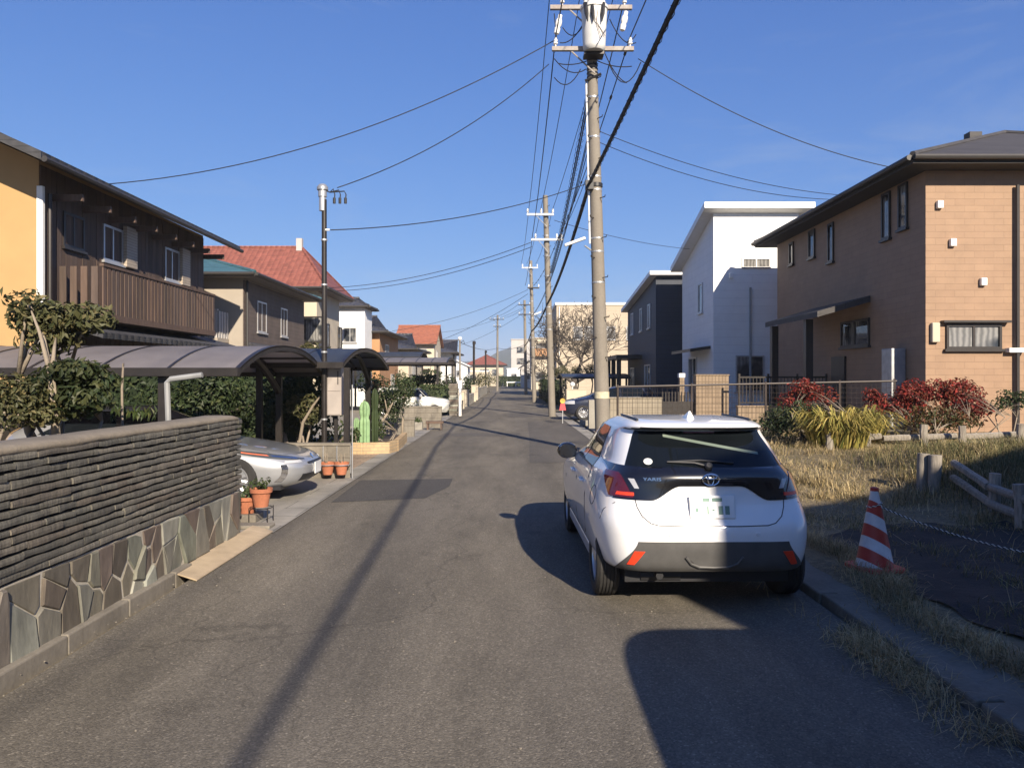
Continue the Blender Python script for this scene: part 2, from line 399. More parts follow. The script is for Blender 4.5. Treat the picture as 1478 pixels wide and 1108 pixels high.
# left-hand forecourts
def slab(name, x0,y0,x1,y1,z,mat):
    m = MB(); m.box(x0,y0,-.2,x1,y1,z); return structure(name, m, mat)
slab('driveway', -9,8.62,-3.025,13.28,.008, M['concrete'])
slab('driveway', -9,13.45,-3.025,17.6,.010, M['paver_tan'])
slab('driveway', -9,21.3,-3.025,26.6,.010, M['concrete_lt'])
slab('driveway', -12,27.2,-3.025,42,.008, M['concrete'])
slab('driveway', 2.64,19.3,7.5,39,.010, M['concrete'])
# right-hand kerb with its broad concrete top
m = MB()
y = -8.0
while y < 14.2:
    x = 2.43 - max(0,(y-0))*.0085
    m.add([(x,y,-.1),(x+.17,y,-.1),(x+.17,y+1.985,-.1),(x,y+1.985,-.1),(x+.015,y,.062),(x+.17,y,.066),(x+.17,y+1.985,.066),(x+.015,y+1.985,.062)],
          [(0,3,2,1),(4,5,6,7),(0,1,5,4),(1,2,6,5),(2,3,7,6),(3,0,4,7)])
    y += 2.0
structure('kerb', m, M['moss_conc'], bevel=.014)
m = MB(); m.grid([[(2.602-max(0,yy)*.0085,yy,.054),(2.86-max(0,yy)*.0085,yy,.060)] for yy in [-8,-4,0,2,4,6,8,10,12,14.2]]); structure('kerb', m, M['moss_conc'])

def sstep(a,b,x):
    t = max(0,min(1,(x-a)/(b-a))); return t*t*(3-2*t)
def lot_h(X, Y):
    h = .06 + sstep(9.5,15.5,Y)*.42
    h += sstep(5.55,6.3,X)*sstep(6.0,7.6,Y)*(1-sstep(12.0,14.0,Y))*.26
    h += .20*math.exp(-((X-7.6)/1.5)**2-((Y-11.3)/1.6)**2)
    h += .05*mnoise.noise(Vector((X*.9,Y*.9,2)))+.02*mnoise.noise(Vector((X*3,Y*3,5)))
    return h*sstep(2.5,2.95,X) + (1-sstep(2.5,2.95,X))*.03
m = MB(); nx, ny = 80, 150
m.grid([[(2.55+i*(12.5/nx), -8+j*(26.3/ny), lot_h(2.55+i*(12.5/nx), -8+j*(26.3/ny))) for i in range(nx+1)] for j in range(ny+1)])
structure('ground', m, M['lot'], smooth='all')
# black weed-control sheet laid over the lot
m = MB(); rows = []
for j in range(49):
    Y = 3.6+j*(5.2/48); row = []
    x0 = 3.22+.10*math.sin(Y*3)+.05*math.sin(Y*9.3)
    if Y > 7.6: x0 += (Y-7.6)**1.5*.55
    for i in range(41):
        X = x0+(min(6.2,5.75+.1*math.sin(Y*2))+3.0*(1-sstep(6,7.3,Y))-x0)*i/40
        row.append((X, Y, lot_h(X,Y)+.014+.02*mnoise.noise(Vector((X*4,Y*4,9)))+.022*abs(mnoise.noise(Vector((X*1.3+Y*.8,Y*2.6-X,4))))))
    rows.append(row)
m.grid(rows); structure('ground_sheet', m, M['sheet'], smooth='all')

# far hills
def hill(pts, Y, depth, mat, name='hill'):
    m = MB(); rows = []
    for k in range(7):
        s = k/6; row = []
        for i,(px,py) in enumerate(pts):
            top = P(px, py, Y)
            hgt = top.z*math.sin(s*math.pi/2)**.8
            row.append((top.x*(1+.0*s), Y-depth*(1-s), hgt*(1+.03*mnoise.noise(Vector((i*1.7,k*.9,Y))))))
        rows.append(row)
    back = [(r[0]*1.3, Y+depth*2, -1) for r in rows[-1]]; rows.append(back)
    m.grid(rows); structure(name, m, mat, smooth='all')
M['hill'] = soilmat('wooded hill', (.035,.05,.025), (.05,.06,.032), (.025,.035,.02))
def hillpts(xs, f): return [(x, f(x)) for x in xs]
hill(hillpts(range(300,1360,12), lambda x: 541-42*math.exp(-((x-775)/95)**2)-14*math.exp(-((x-590)/90)**2)-12*math.exp(-((x-1000)/120)**2)-3*math.sin(x*.07)-1.5*math.sin(x*.23)), 1500, 420, M['hill'])
hill(hillpts(range(100,760,8), lambda x: 543-13*math.exp(-((x-640)/40)**2)-8*math.exp(-((x-560)/60)**2)-2*math.sin(x*.19)-1.2*math.sin(x*.47)), 420, 90, M['hill'])

# the air: pale even haze that fades the hills
m = MB(); m.box(-2700,-700,-1.2,2700,2700,75)
t = NT('haze'); t.t.nodes.remove(t.b); pv = t.n('ShaderNodeVolumePrincipled'); pv.inputs['Color'].default_value=(.80,.86,.95,1); pv.inputs['Density'].default_value=.00042; pv.inputs['Anisotropy'].default_value=0.0
t.l(pv.outputs[0], t.o.inputs['Volume']); tag(m.build('haze', t.m), kind='stuff')
# -------------------------------------------------------------------- cars
def pchip(tab, col):
    xs = [r[0] for r in tab]; ys = [r[col] for r in tab]; n = len(xs)
    h = [xs[i+1]-xs[i] for i in range(n-1)]; d = [(ys[i+1]-ys[i])/h[i] for i in range(n-1)]
    mm = [d[0]]+[0 if d[i-1]*d[i] <= 0 else 3*(h[i-1]+h[i])/((2*h[i]+h[i-1])/d[i-1]+(h[i]+2*h[i-1])/d[i]) for i in range(1,n-1)]+[d[-1]]
    def f(x):
        x = max(xs[0], min(xs[-1], x)); i = 0
        while i < n-2 and x > xs[i+1]: i += 1
        t = (x-xs[i])/h[i]
        return (ys[i]*(2*t**3-3*t*t+1)+mm[i]*h[i]*(t**3-2*t*t+t)+ys[i+1]*(3*t*t-2*t**3)+mm[i+1]*h[i]*(t**3-t*t))
    return f
class Shape:
    """car body: at each height a rounded plan outline (rear y, front y, half width)"""
    def __init__(s, tab, n=4.6):
        s.tab = tab; s.fr, s.ff, s.fw = pchip(tab,1), pchip(tab,2), pchip(tab,3); s.nf = n if callable(n) else (lambda z: n)
    def S(s, th, z, d=0.0):
        w, a, yc, n = s.fw(z), (s.ff(z)-s.fr(z))/2, (s.ff(z)+s.fr(z))/2, s.nf(z)
        c, q = math.cos(th), math.sin(th)
        x = w*math.copysign(abs(c)**(2/n), c); t = math.copysign(abs(q)**(2/n), q)
        if d:
            gx = math.copysign((abs(x)/w)**(n-1)/w, x); gy = math.copysign(abs(t)**(n-1)/a, t)
            g = math.hypot(gx, gy); return Vector((x+gx/g*d, yc+a*t+gy/g*d, z))
        return Vector((x, yc+a*t, z))
    def rx(s, x, z):
        c = math.copysign(min(1,(abs(x)/s.fw(z)))**(s.nf(z)/2), x); return -math.acos(c)
    def fx(s, x, z):
        c = math.copysign(min(1,(abs(x)/s.fw(z)))**(s.nf(z)/2), x); return math.acos(c)
    def sy(s, y, z, side):
        a, yc = (s.ff(z)-s.fr(z))/2, (s.ff(z)+s.fr(z))/2
        t = max(-1,min(1,(y-yc)/a)); q = math.asin(math.copysign(abs(t)**(s.nf(z)/2), t))
        return q if side > 0 else -math.pi-q
    def sfy(s, y, z, side):
        q = s.sy(y, z, 1); return q if side > 0 else math.pi-q
    def patch(s, e0, e1, z0, z1, d=.004, nz=10, nu=14, mb=None):
        """raised panel between edge functions e0(z), e1(z) (plan angles)"""
        mb = mb or MB(); rows = []; zs = [z0+(z1-z0)*k/nz for k in range(nz+1)]
        for k, z in enumerate(zs):
            a, b = e0(z), e1(z); r = [s.S(a+(b-a)*i/nu, z, d) for i in range(nu+1)]
            rows.append([s.S(a, z, -.006)]+r+[s.S(b, z, -.006)])
        top = [s.S(e0(zs[-1])+(e1(zs[-1])-e0(zs[-1]))*i/nu, zs[-1], -.006) for i in range(nu+1)]
        bot = [s.S(e0(zs[0])+(e1(zs[0])-e0(zs[0]))*i/nu, zs[0], -.006) for i in range(nu+1)]
        mb.grid([[bot[0]]+bot+[bot[-1]]]+rows+[[top[0]]+top+[top[-1]]])
        return mb
    def body(s, zs, M_=96, top_shrink=(.75,.4)):
        mb = MB(); rows = []
        for z in zs: rows.append([s.S(-math.pi+2*math.pi*j/M_, z) for j in range(M_)])
        zt = zs[-1]; c = Vector((0,(s.fr(zt)+s.ff(zt))/2,zt))
        for k, f in enumerate(top_shrink):
            rows.append([c+(p-c)*f+Vector((0,0,.010*(1-f))) for p in rows[len(zs)-1]])
        k = len(rows); vs = [p for r in rows for p in r]; fs = []
        for i in range(k-1):
            for j in range(M_):
                a, b = i*M_+j, i*M_+(j+1)%M_
                fs.append((a,b,b+M_,a+M_))
        vs.append(c+Vector((0,0,.012))); ti = len(vs)-1
        fs += [((k-1)*M_+j,(k-1)*M_+(j+1)%M_,ti) for j in range(M_)]
        vs.append(Vector((0,(s.fr(zs[0])+s.ff(zs[0]))/2,zs[0]))); bi = len(vs)-1
        fs += [((j+1)%M_, j, bi) for j in range(M_)]
        mb.add(vs, fs); return mb
def boolean(o, cutters):
    for c in cutters:
        b = o.modifiers.new('cut','BOOLEAN'); b.object = c; b.operation = 'DIFFERENCE'; b.solver = 'EXACT'
    dg = bpy.context.evaluated_depsgraph_get(); dg.update()
    me = bpy.data.meshes.new_from_object(o.evaluated_get(dg)); o.modifiers.clear(); o.data = me
    for c in cutters: bpy.data.objects.remove(c)
def wheel_parts(root, x, y, r, side, width=.185, spokes=10, rimr=None, rim_mat='alloy', steer=0):
    rimr = rimr or r*.66
    Mx = Matrix.Translation((x,y,r)) @ Matrix.Rotation(steer,4,'Z') @ Matrix.Rotation(R(90)*side,4,'Y')   # local z -> outwards
    m = MB(); h = width/2
    prof = [(rimr,-h*.8),(rimr+.01,-h),(r*.93,-h),(r*.985,-h*.78)]
    for k in range(5):
        zc = -h*.62+k*h*.31; prof += [(r, zc-h*.10),(r, zc+h*.10)]
        if k < 4: prof += [(r-.008, zc+h*.12),(r-.008, zc+h*.19)]
    prof += [(r*.985,h*.78),(r*.93,h),(rimr+.01,h),(rimr,h*.8),(rimr,-h*.8)]
    n = 36; vs=[]; fs=[]
    for rr,hh in prof:
        for j in range(n):
            t_=2*math.pi*j/n; vs.append(Mx@Vector((rr*math.cos(t_),rr*math.sin(t_),hh)))
    for i in range(len(prof)-1):
        for j in range(n):
            a,b=i*n+j,i*n+(j+1)%n; fs.append((a,b,b+n,a+n))
    m.add(vs,fs); wo = m.build('wheel', M['rubber'], root, smooth=True)
    q = MB(); q.lathe([(rimr*1.0,-h*.7),(rimr,h*.82),(rimr*.93,h*.84),(rimr*.90,h*.3),(rimr*.2,h*.2)], 36, Mx)
    for k in range(spokes):
        a = 2*math.pi*k/spokes
        Mk = Mx @ Matrix.Rotation(a,4,'Z')
        vs = [Mk@Vector(p) for p in [(rimr*.12,-rimr*.10,h*.25),(rimr*.95,-rimr*.075,h*.25),(rimr*.95,rimr*.075,h*.25),(rimr*.12,rimr*.10,h*.25),
              (rimr*.12,-rimr*.07,h*.80),(rimr*.95,-rimr*.05,h*.74),(rimr*.95,rimr*.05,h*.74),(rimr*.12,rimr*.07,h*.80)]]
        q.add(vs, [(0,3,2,1),(4,5,6,7),(0,1,5,4),(1,2,6,5),(2,3,7,6),(3,0,4,7)])
    q.lathe([(rimr*.24,h*.2),(rimr*.24,h*.82),(rimr*.15,h*.9),(.001,h*.9)], 20, Mx)
    rm = q.build('rim', M[rim_mat], wo, smooth=True)
    b = MB(); b.lathe([(rimr*.9,h*.05),(rimr*.9,h*.12),(.001,h*.12)], 24, Mx); b.build('brake_disc', M['blk_plastic'], wo)
    return wo
def arches(o, tab_w, axles, r, ztop=None):
    cut = []
    for (y, rr) in axles:
        for s_ in (-1,1):
            m = MB(); Mx = Matrix.Translation((s_*(tab_w-.26),y,r)) @ Matrix.Rotation(R(90)*s_,4,'Y')
            m.lathe([(rr,0),(rr,.6)], 40, Mx); c = m.build('cut', M['blk_plastic']); cut.append(c)
    boolean(o, cut)
    me = o.data
    while len(me.materials) < 2: me.materials.append(M['blk_plastic'])
    me.materials[1] = M['blk_plastic']
    for p in me.polygons:
        c = p.center; inside = False
        for (y, rr) in axles:
            if abs(math.hypot(c.y-y, c.z-r)-rr) < .012 and abs(p.normal.x) < .2 and c.z > 0.1: inside = True
            if abs(abs(c.x)-(tab_w-.26)) < .003 and math.hypot(c.y-y,c.z-r) < rr: inside = True
        p.material_index = 1 if inside else 0
    me.polygons.foreach_set('use_smooth', [True]*len(me.polygons)); me.set_sharp_from_angle(angle=R(34))
def linsp(a,b,n): return [a+(b-a)*i/(n-1) for i in range(n)]
def lerp(a,b,t): return a+(b-a)*t
def text_mesh(body, size, mat, name, parent, Mx, extrude=.002):
    cu = bpy.data.curves.new('txt','FONT'); cu.body = body; cu.size = size; cu.extrude = extrude; cu.align_x='CENTER'; cu.align_y='CENTER'
    o = bpy.data.objects.new('txt', cu); COL.objects.link(o)
    dg = bpy.context.evaluated_depsgraph_get(); dg.update(); me = bpy.data.meshes.new_from_object(o.evaluated_get(dg))
    bpy.data.objects.remove(o); me.transform(Mx); me.materials.clear(); me.materials.append(mat)
    q = bpy.data.objects.new(name, me); COL.objects.link(q); q.parent = parent; return q
def door_mirror(root, s, y, z, xbody, mat, ln=.21, h=.15):
    """door mirror: rounded shell, glass facing the rear, short stalk"""
    m = MB(); m.ball((s*(xbody+.05+ln/2), y+.03, z), (ln/2+.015,.085,h/2+.012), 3)
    q = m.build('door_mirror', M[mat], root, smooth='all')
    g = MB(); n = 20
    vs = [(s*(xbody+.05+ln/2)+ln*.46*math.copysign(abs(math.cos(a))**.6,math.cos(a)), y-.058+.0*i, z+h*.46*math.copysign(abs(math.sin(a))**.6,math.sin(a))) for i,a in enumerate([2*math.pi*k/n for k in range(n)])]
    g.prism(vs, (0,.05,0)); g.build('mirror_glass', M['gloss_black'], q)
    k = MB(); k.tube([(s*(xbody-.06),y+.05,z-h*.5),(s*(xbody+.07),y+.03,z-h*.42)], [.035,.03], 8); k.build('mirror_stalk', M['blk_plastic'], q)

# --------------------------------------- the white hatchback, seen from behind
def hatchback():
    tab = [(.315,.06,3.84,.785),(.335,.035,3.87,.80),(.37,.02,3.90,.812),(.43,.008,3.91,.826),(.52,.0,3.93,.838),(.62,.005,3.93,.843),(.70,.04,3.90,.843),
           (.78,.085,3.78,.838),(.86,.11,3.45,.822),(.92,.115,3.10,.80),(.98,.115,2.85,.775),(1.03,.135,2.72,.735),(1.06,.17,2.63,.710),(1.14,.265,2.45,.675),
           (1.22,.36,2.25,.640),(1.30,.45,2.05,.600),(1.325,.455,1.98,.586),(1.338,.37,1.95,.572),(1.355,.345,1.90,.558),(1.38,.40,1.75,.53),(1.395,.52,1.62,.50),(1.405,.72,1.45,.43)]
    S = Shape(tab, lambda z: lerp(6.6,4.6,sstep(.62,1.05,z)))
    root = empty('hatchback_car', (1.475,5.60,0), 'white hatchback parked at the right kerb seen from behind', 'car', rz=R(.9))
    zs = [.315,.322,.335,.35,.38,.42,.46,.5,.54,.58,.62,.66,.70,.74,.78,.82,.86,.89,.92,.95,.98,1.005,1.03,1.06,1.09,1.12,1.15,1.18,1.21,1.24,1.27,1.30,1.315,1.325,1.332,1.338,1.346,1.355,1.365,1.38,1.39,1.398,1.405]
    o = S.body(zs, 260).build('body', M['white_paint'], root, smooth=True)
    arches(o, .842, [(.64,.335),(3.17,.335)], .30)
    for p in o.data.polygons:
        if p.center.z > 1.30 and p.normal.z < -.2: p.material_index = 1        # underside of the roof spoiler darkened to keep its reflection off the glass
    for s in (-1,1):
        for y in (.64,3.17): wheel_parts(root, s*.722, y, .30, s, .175, 7)
    A = lambda x0,x1=None: None
    # rear window
    def xw(z): return lerp(.605,.49,(z-1.055)/.27)
    g = S.patch(lambda z: S.rx(-xw(z),z), lambda z: S.rx(xw(z),z), 1.058, 1.322, .004, 12, 24); g.build('rear_window', M['carglass'], root, smooth=True)
    # black band holding the lamps, with its lower edge rising in the middle
    g = MB(); rows = []; nu = 60
    def low(u):
        a = abs(u)
        if a < .22: return .935
        if a < .44: return .935-.105*sstep(.22,.44,a)
        return .83+.015*(a-.44)
    for k in range(9):
        row = []
        for i in range(nu+1):
            u = -1+2*i/nu; x = u*.70; zl = low(x); z = zl+(1.068-zl)*k/8
            a = S.rx(-.999*S.fw(z),z); 
            th = S.rx(x,z); row.append(S.S(th, z, .007))
        rows.append(row)
    base = [S.S(S.rx(.70*(-1+2*i/nu),low(.70*(-1+2*i/nu))), low(.70*(-1+2*i/nu)), -.01) for i in range(nu+1)]
    top = [S.S(S.rx(.70*(-1+2*i/nu),1.068), 1.068, -.01) for i in range(nu+1)]
    g.grid([base]+rows+[top]); band = g.build('tailgate_band', M['gloss_black'], root, smooth=True)
    # tail lamps wrap round the corners
    for s in (-1,1):
        def e_in(z): return S.rx(s*lerp(.565,.645,(z-.85)/.17), z)
        def e_out(z): return S.sy(lerp(.30,.52,(z-.85)/.17), z, s)
        q = S.patch(e_in, e_out, .848, 1.02, .013, 8, 12).build('tail_lamp', M['red_lens'], root, smooth=True)
        S.patch(lambda z: S.rx(s*lerp(.515,.56,(z-.9)/.1), z), lambda z: S.rx(s*lerp(.545,.60,(z-.9)/.1), z), .915, .985, .0135, 4, 6).build('reversing_lens', M['clear_lens'], q, smooth=True)
        S.patch(lambda z: S.rx(s*.56, z), lambda z: S.sy(.24,z,s), .862, .885, .0165, 3, 8).build('lamp_strip', M['red_refl'], q, smooth=True)
    # lower bumper: dark grey insert, wider at the bottom corners
    def xb(z): return lerp(.70,.55,sstep(.30,.56,z)-.0)
    g = S.patch(lambda z: S.rx(-xb(z),z), lambda z: S.rx(xb(z),z), .317, .545, .006, 10, 30); g.build('bumper_insert', M['grey_plastic'], root, smooth=True)
    for s in (-1,1):
        g = S.patch(lambda z: S.rx(s*lerp(.575,.50,(z-.37)/.11),z), lambda z: S.rx(s*lerp(.625,.575,(z-.37)/.11),z), .37, .475, .012, 4, 6)
        g.build('reflector', M['red_refl'], root, smooth=True)
    m = MB(); m.add([S.S(S.rx(x,z),z,d) for (x,z,d) in [(-.20,.43,.012),(-.12,.365,.016),(.12,.365,.016),(.20,.43,.012)]],[(0,1,2,3)])
    m.tube([S.S(S.rx(x,z),z,.012) for x,z in [(-.21,.435),(-.17,.385),(-.11,.36),(0,.355),(.11,.36),(.17,.385),(.21,.435)]], .011, 8); m.build('bumper_trim', M['grey_plastic'], root)
    m = MB(); m.tube([(-.11,.03,.353),(.11,.03,.353)], .012, 8); m.build('tow_cover', M['alloy'], root)
    m = MB(); m.tube([(-.38,.10,.275),(-.38,.55,.275)], .028, 12); m.tube([(-.5,.25,.245),(-.2,.25,.245)], .05, 10); m.build('exhaust', M['blk_plastic'], root)
    m = MB(); m.box(-.62,.22,.20,.62,3.6,.34); m.tube([(-.7,.64,.28),(.7,.64,.28)], .05, 10); m.build('underbody', M['blk_plastic'], root)
    # tailgate seam: a dark groove line
    pts = [(-.555,.83),(-.545,.78),(-.515,.72),(-.46,.675),(-.40,.66),(-.2,.655),(0,.655),(.2,.655),(.40,.66),(.46,.675),(.515,.72),(.545,.78),(.555,.83)]
    m = MB(); m.tube([S.S(S.rx(x,z),z,.0005) for x,z in pts], .0038, 6); m.build('tailgate_seam', M['blk_plastic'], root)
    for s in (-1,1):
        m = MB(); m.tube([S.S(S.sy(y,z,s),z,.0005) for y,z in ((.10,.845),(.22,.80),(.30,.74),(.33,.66))], .0035, 6); m.build('bumper_seam', M['blk_plastic'], root)
    m = MB(); m.tube([S.S(S.sy(.62+.085*math.cos(a),.80+.075*math.sin(a),-1),.80+.075*math.sin(a),.0005) for a in linsp(0,2*math.pi,20)], .003, 5); m.build('fuel_flap_seam', M['blk_plastic'], root)
    for x in (-.32,.32): 
        m = MB(); m.lathe([(.016,0),(.016,.004),(.012,.006)], 16, Matrix.Translation(S.S(S.rx(x,.60),.60)) @ Matrix.Rotation(R(90),4,'X')); m.build('parking_sensor', M['white_paint'], root)
    # number plate: the photo hides its numbers, so only vague blocks stand on it
    z0 = .79; yb = S.fr(z0)
    m = MB(); m.cbox((0,yb-.03,z0),(.335,.012,.17), rx=R(-14)); pl = m.build('number_plate', M['plate'], root, bevel=.006)
    m = MB()
    for (x,z,w_,h_) in [(-.045,.052,.05,.026),(.035,.052,.075,.026),(-.115,-.02,.022,.03),(-.035,-.022,.012,.06),(.005,-.02,.016,.012),(.06,-.022,.032,.062),(.108,-.022,.032,.062)]:
        m.cbox((x,yb-.0375-z*math.tan(R(14))*-1,z0+z),(w_,.003,h_), rx=R(-14))
    m.build('plate_marks', M['plate_ink'], pl)
    # emblem: chrome oval rings
    c = S.S(S.rx(0,.985),.985,.012); m = MB()
    def oval(rx_, rz_, cx=0, cz=0, r=.0055): m.tube([(c.x+cx+rx_*math.cos(a), c.y-.008, c.z+cz+rz_*math.sin(a)) for a in linsp(0,2*math.pi,28)], r, 6)
    oval(.062,.043); oval(.022,.040); oval(.044,.016,0,.020); m.build('emblem', M['chrome'], band)
    nm = S.S(S.rx(-.43,.985),.985,.010)
    text_mesh('YARIS', .042, M['chrome'], 'badge', band, Matrix.Translation(nm+Vector((0,-.003,0))) @ Matrix.Rotation(R(-7),4,'Z') @ Matrix.Rotation(R(82),4,'X') @ Matrix.Diagonal((1.25,.8,1,1)), .0015)
    # wiper, sticker, reflection painted as a pale strip on the glass, high brake lamp
    m = MB(); a = S.S(S.rx(.0,1.075),1.075,.02); b = S.S(S.rx(-.30,1.105),1.105,.016); b2 = S.S(S.rx(.20,1.098),1.098,.016)
    m.tube([a,(S.S(S.rx(-.1,1.10),1.10,.03)),b], [.012,.009,.006], 8); m.tube([b,S.S(S.rx(-.05,1.115),1.115,.014),b2], .007, 6); m.lathe([(.03,0),(.03,.02),(.02,.03)],14,Matrix.Translation(a)@Matrix.Rotation(R(60),4,'X')); m.build('rear_wiper', M['blk_plastic'], root)
    p0 = S.S(S.rx(-.435,1.105),1.105,.013)
    m = MB(); m.lathe([(.033,0),(.033,.0015)], 24, Matrix.Translation(p0) @ Matrix.Rotation(R(-7),4,'Z') @ Matrix.Rotation(R(40),4,'X')); q = m.build('sticker', M['paper'], root)
    m = MB(); m.lathe([(.020,.0016),(.020,.0024)], 20, Matrix.Translation(p0) @ Matrix.Rotation(R(-7),4,'Z') @ Matrix.Rotation(R(40),4,'X')); m.build('sticker_print', plain('sticker print',(.55,.42,.5),.6), q)
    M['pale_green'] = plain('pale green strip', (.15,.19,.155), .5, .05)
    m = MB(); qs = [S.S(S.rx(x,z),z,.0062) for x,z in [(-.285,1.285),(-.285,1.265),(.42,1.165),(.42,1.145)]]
    n = 20; m.grid([[S.S(S.rx(lerp(-.285,.42,i/n), lerp(1.288,1.160,i/n)+dz), lerp(1.288,1.160,i/n)+dz, .0062) for i in range(n+1)] for dz in (-.010,.010)]); m.build('reflection_strip', M['pale_green'], root)
    S.patch(lambda z: S.rx(-.12,z), lambda z: S.rx(.12,z), 1.305,1.32,.007,2,8).build('brake_lamp', M['red_lens'], root)
    # roof: shark-fin aerial, two drip grooves
    m = MB(); ya = .70; zt = 1.405
    m.add([(-.035,ya,zt-.01),(.035,ya,zt-.01),(.03,ya+.19,zt),(-.03,ya+.19,zt),(-.008,ya+.035,zt+.062),(.008,ya+.035,zt+.062),(.006,ya+.09,zt+.05),(-.006,ya+.09,zt+.05)],
          [(0,3,2,1),(4,5,6,7),(0,1,5,4),(1,2,6,5),(2,3,7,6),(3,0,4,7)]); m.build('aerial', M['white_paint'], root, bevel=.008)
    for s in (-1,1):
        m = MB(); m.tube([(s*.455,.60,1.402),(s*.465,.85,1.408),(s*.46,1.4,1.408)], [.010,.010,.008], 6); m.build('roof_groove', M['blk_plastic'], root)
    # side glass, pillars, door seams and handles
    for s in (-1,1):
        def e0(z): return S.sy(lerp(.98,1.12,(z-.99)/.325)-.22*math.exp(-((z-1.12)/.09)**2)*0, z, s)
        def e1(z): return S.sy(lerp(2.62,1.78,(z-.985)/.33), z, s)
        sw = S.patch(e0, e1, .992, 1.318, .005, 10, 20).build('side_window', M['carglass'], root, smooth=True)
        for yy in (1.70,):
            S.patch(lambda z: S.sy(yy-.035,z,s), lambda z: S.sy(yy+.045,z,s), .99,1.32,.0075,8,3).build('window_pillar', M['gloss_black'], sw, smooth=True)
        m = MB(); m.tube([S.S(S.sy(lerp(.96,2.66,i/16),.988,s),.988,.004) for i in range(17)], .007, 6); m.build('window_trim', M['blk_plastic'], sw)
        for pts in ([(1.02,.985),(.98,.9),(1.0,.75),(.98,.60),(1.03,.42)], [(1.72,.985),(1.73,.8),(1.72,.5),(1.72,.36)], [(2.72,.93),(2.76,.7),(2.72,.36)]):
            m = MB(); m.tube([S.S(S.sy(y,z,s),z,.0005) for y,z in pts], .0038, 6); m.build('door_seam', M['blk_plastic'], root)
        for y in (1.2,1.95):
            m = MB(); m.tube([S.S(S.sy(y+k,.835,s),.835,.02 if 0<k<.2 else .0) for k in (0,.03,.1,.17,.2)], .013, 8); m.build('door_handle', M['white_paint'], root)
        m = MB(); m.prism([(s*.70,.99,.19),(s*.775,.99,.195),(s*.80,.99,.24),(s*.80,.99,.33),(s*.70,.99,.34)],(0,1.83,0)); m.build('side_sill', M['white_paint'], root, bevel=.012)
        door_mirror(root, s, 2.36, .99, .725, 'gloss_black', .18, .145)
    return root, S
hatchback()
def generic_car(name, label, loc, rz, tab, n, pmat, axles, wr, win, lamps, seats=None, zres=46, group=None, plate=True, spokes=10):
    S = Shape(tab, n); root = empty(name, loc, label, 'car', group, rz)
    W = max(r[3] for r in tab); zs = linsp(tab[0][0], tab[-1][0], zres)
    o = S.body(zs, 110).build('body', M[pmat], root, smooth=True)
    arches(o, W, [(a, wr+.04) for a in axles], wr)
    for s in (-1,1):
        for y in axles: wheel_parts(root, s*(W-.105), y, wr, s, .19, spokes)
    z0, z1 = win['z']
    for s in (-1,1):
        e0 = lambda z: S.sy(lerp(win['rear'][0],win['rear'][1],(z-z0)/(z1-z0)),z,s); e1 = lambda z: S.sy(lerp(win['front'][0],win['front'][1],(z-z0)/(z1-z0)),z,s)
        q = S.patch(e0, e1, z0, z1, .005, 8, 18).build('side_window', M['carglass'], root, smooth=True)
        for yy in win['pillars']:
            S.patch(lambda z: S.sy(yy-.04,z,s), lambda z: S.sy(yy+.04,z,s), z0,z1,.0075,6,3).build('window_pillar', M[pmat] if win.get('painted') else M['gloss_black'], q, smooth=True)
        door_mirror(root, s, win['front'][0]-.25, z0+.05, S.fw(z0)-.02, pmat)
        for yd in win['pillars']+[win['front'][0]+.05]:
            m = MB(); m.tube([S.S(S.sy(yd,z,s),z,.0005) for z in linsp(.34,z0-.01,5)], .004, 6); m.build('door_seam', M['blk_plastic'], root)
        for yd in [p-.32 for p in win['pillars']][-2:]:
            m = MB(); zz = z0-.13; m.tube([S.S(S.sy(yd+k,zz,s),zz,.02 if 0<k<.2 else 0) for k in (0,.03,.1,.17,.2)], .013, 8); m.build('door_handle', M[pmat], root)
    ws = win['screen']
    S.patch(lambda z: S.fx(lerp(ws[2],ws[3],(z-ws[0])/(ws[1]-ws[0])),z), lambda z: S.fx(-lerp(ws[2],ws[3],(z-ws[0])/(ws[1]-ws[0])),z), ws[0], ws[1], .005, 8, 16).build('windscreen', M['carglass'], root, smooth=True)
    wb = win['back']
    S.patch(lambda z: S.rx(-lerp(wb[2],wb[3],(z-wb[0])/(wb[1]-wb[0])),z), lambda z: S.rx(lerp(wb[2],wb[3],(z-wb[0])/(wb[1]-wb[0])),z), wb[0], wb[1], .005, 8, 16).build('rear_window', M['carglass'], root, smooth=True)
    for s in (-1,1):
        l = lamps['head']
        q = S.patch(lambda z: S.fx(s*l[2],z), lambda z: S.sfy(l[3],z,s), l[0], l[1], .008, 5, 10).build('headlamp', M['clear_lens'], root, smooth=True)
        l = lamps['tail']
        S.patch(lambda z: S.rx(s*l[2],z), lambda z: S.sy(l[3],z,s), l[0], l[1], .008, 5, 8).build('tail_lamp', M['red_lens'], root, smooth=True)
    g = lamps['grille']
    S.patch(lambda z: S.fx(g[2],z), lambda z: S.fx(-g[2],z), g[0], g[1], .006, 4, 12).build('grille', M['blk_plastic'], root, smooth=True)
    m = MB(); m.box(-W+.2,.3,.16,W-.2,S.ff(.3)-.3,.22); m.build('underbody', M['blk_plastic'], root)
    if plate:
        m = MB(); zc = lamps.get('plate',.48); m.cbox((0,S.ff(zc)+.012,zc),(.33,.012,.165)); m.build('number_plate', M['plate'], root)
    return root, S

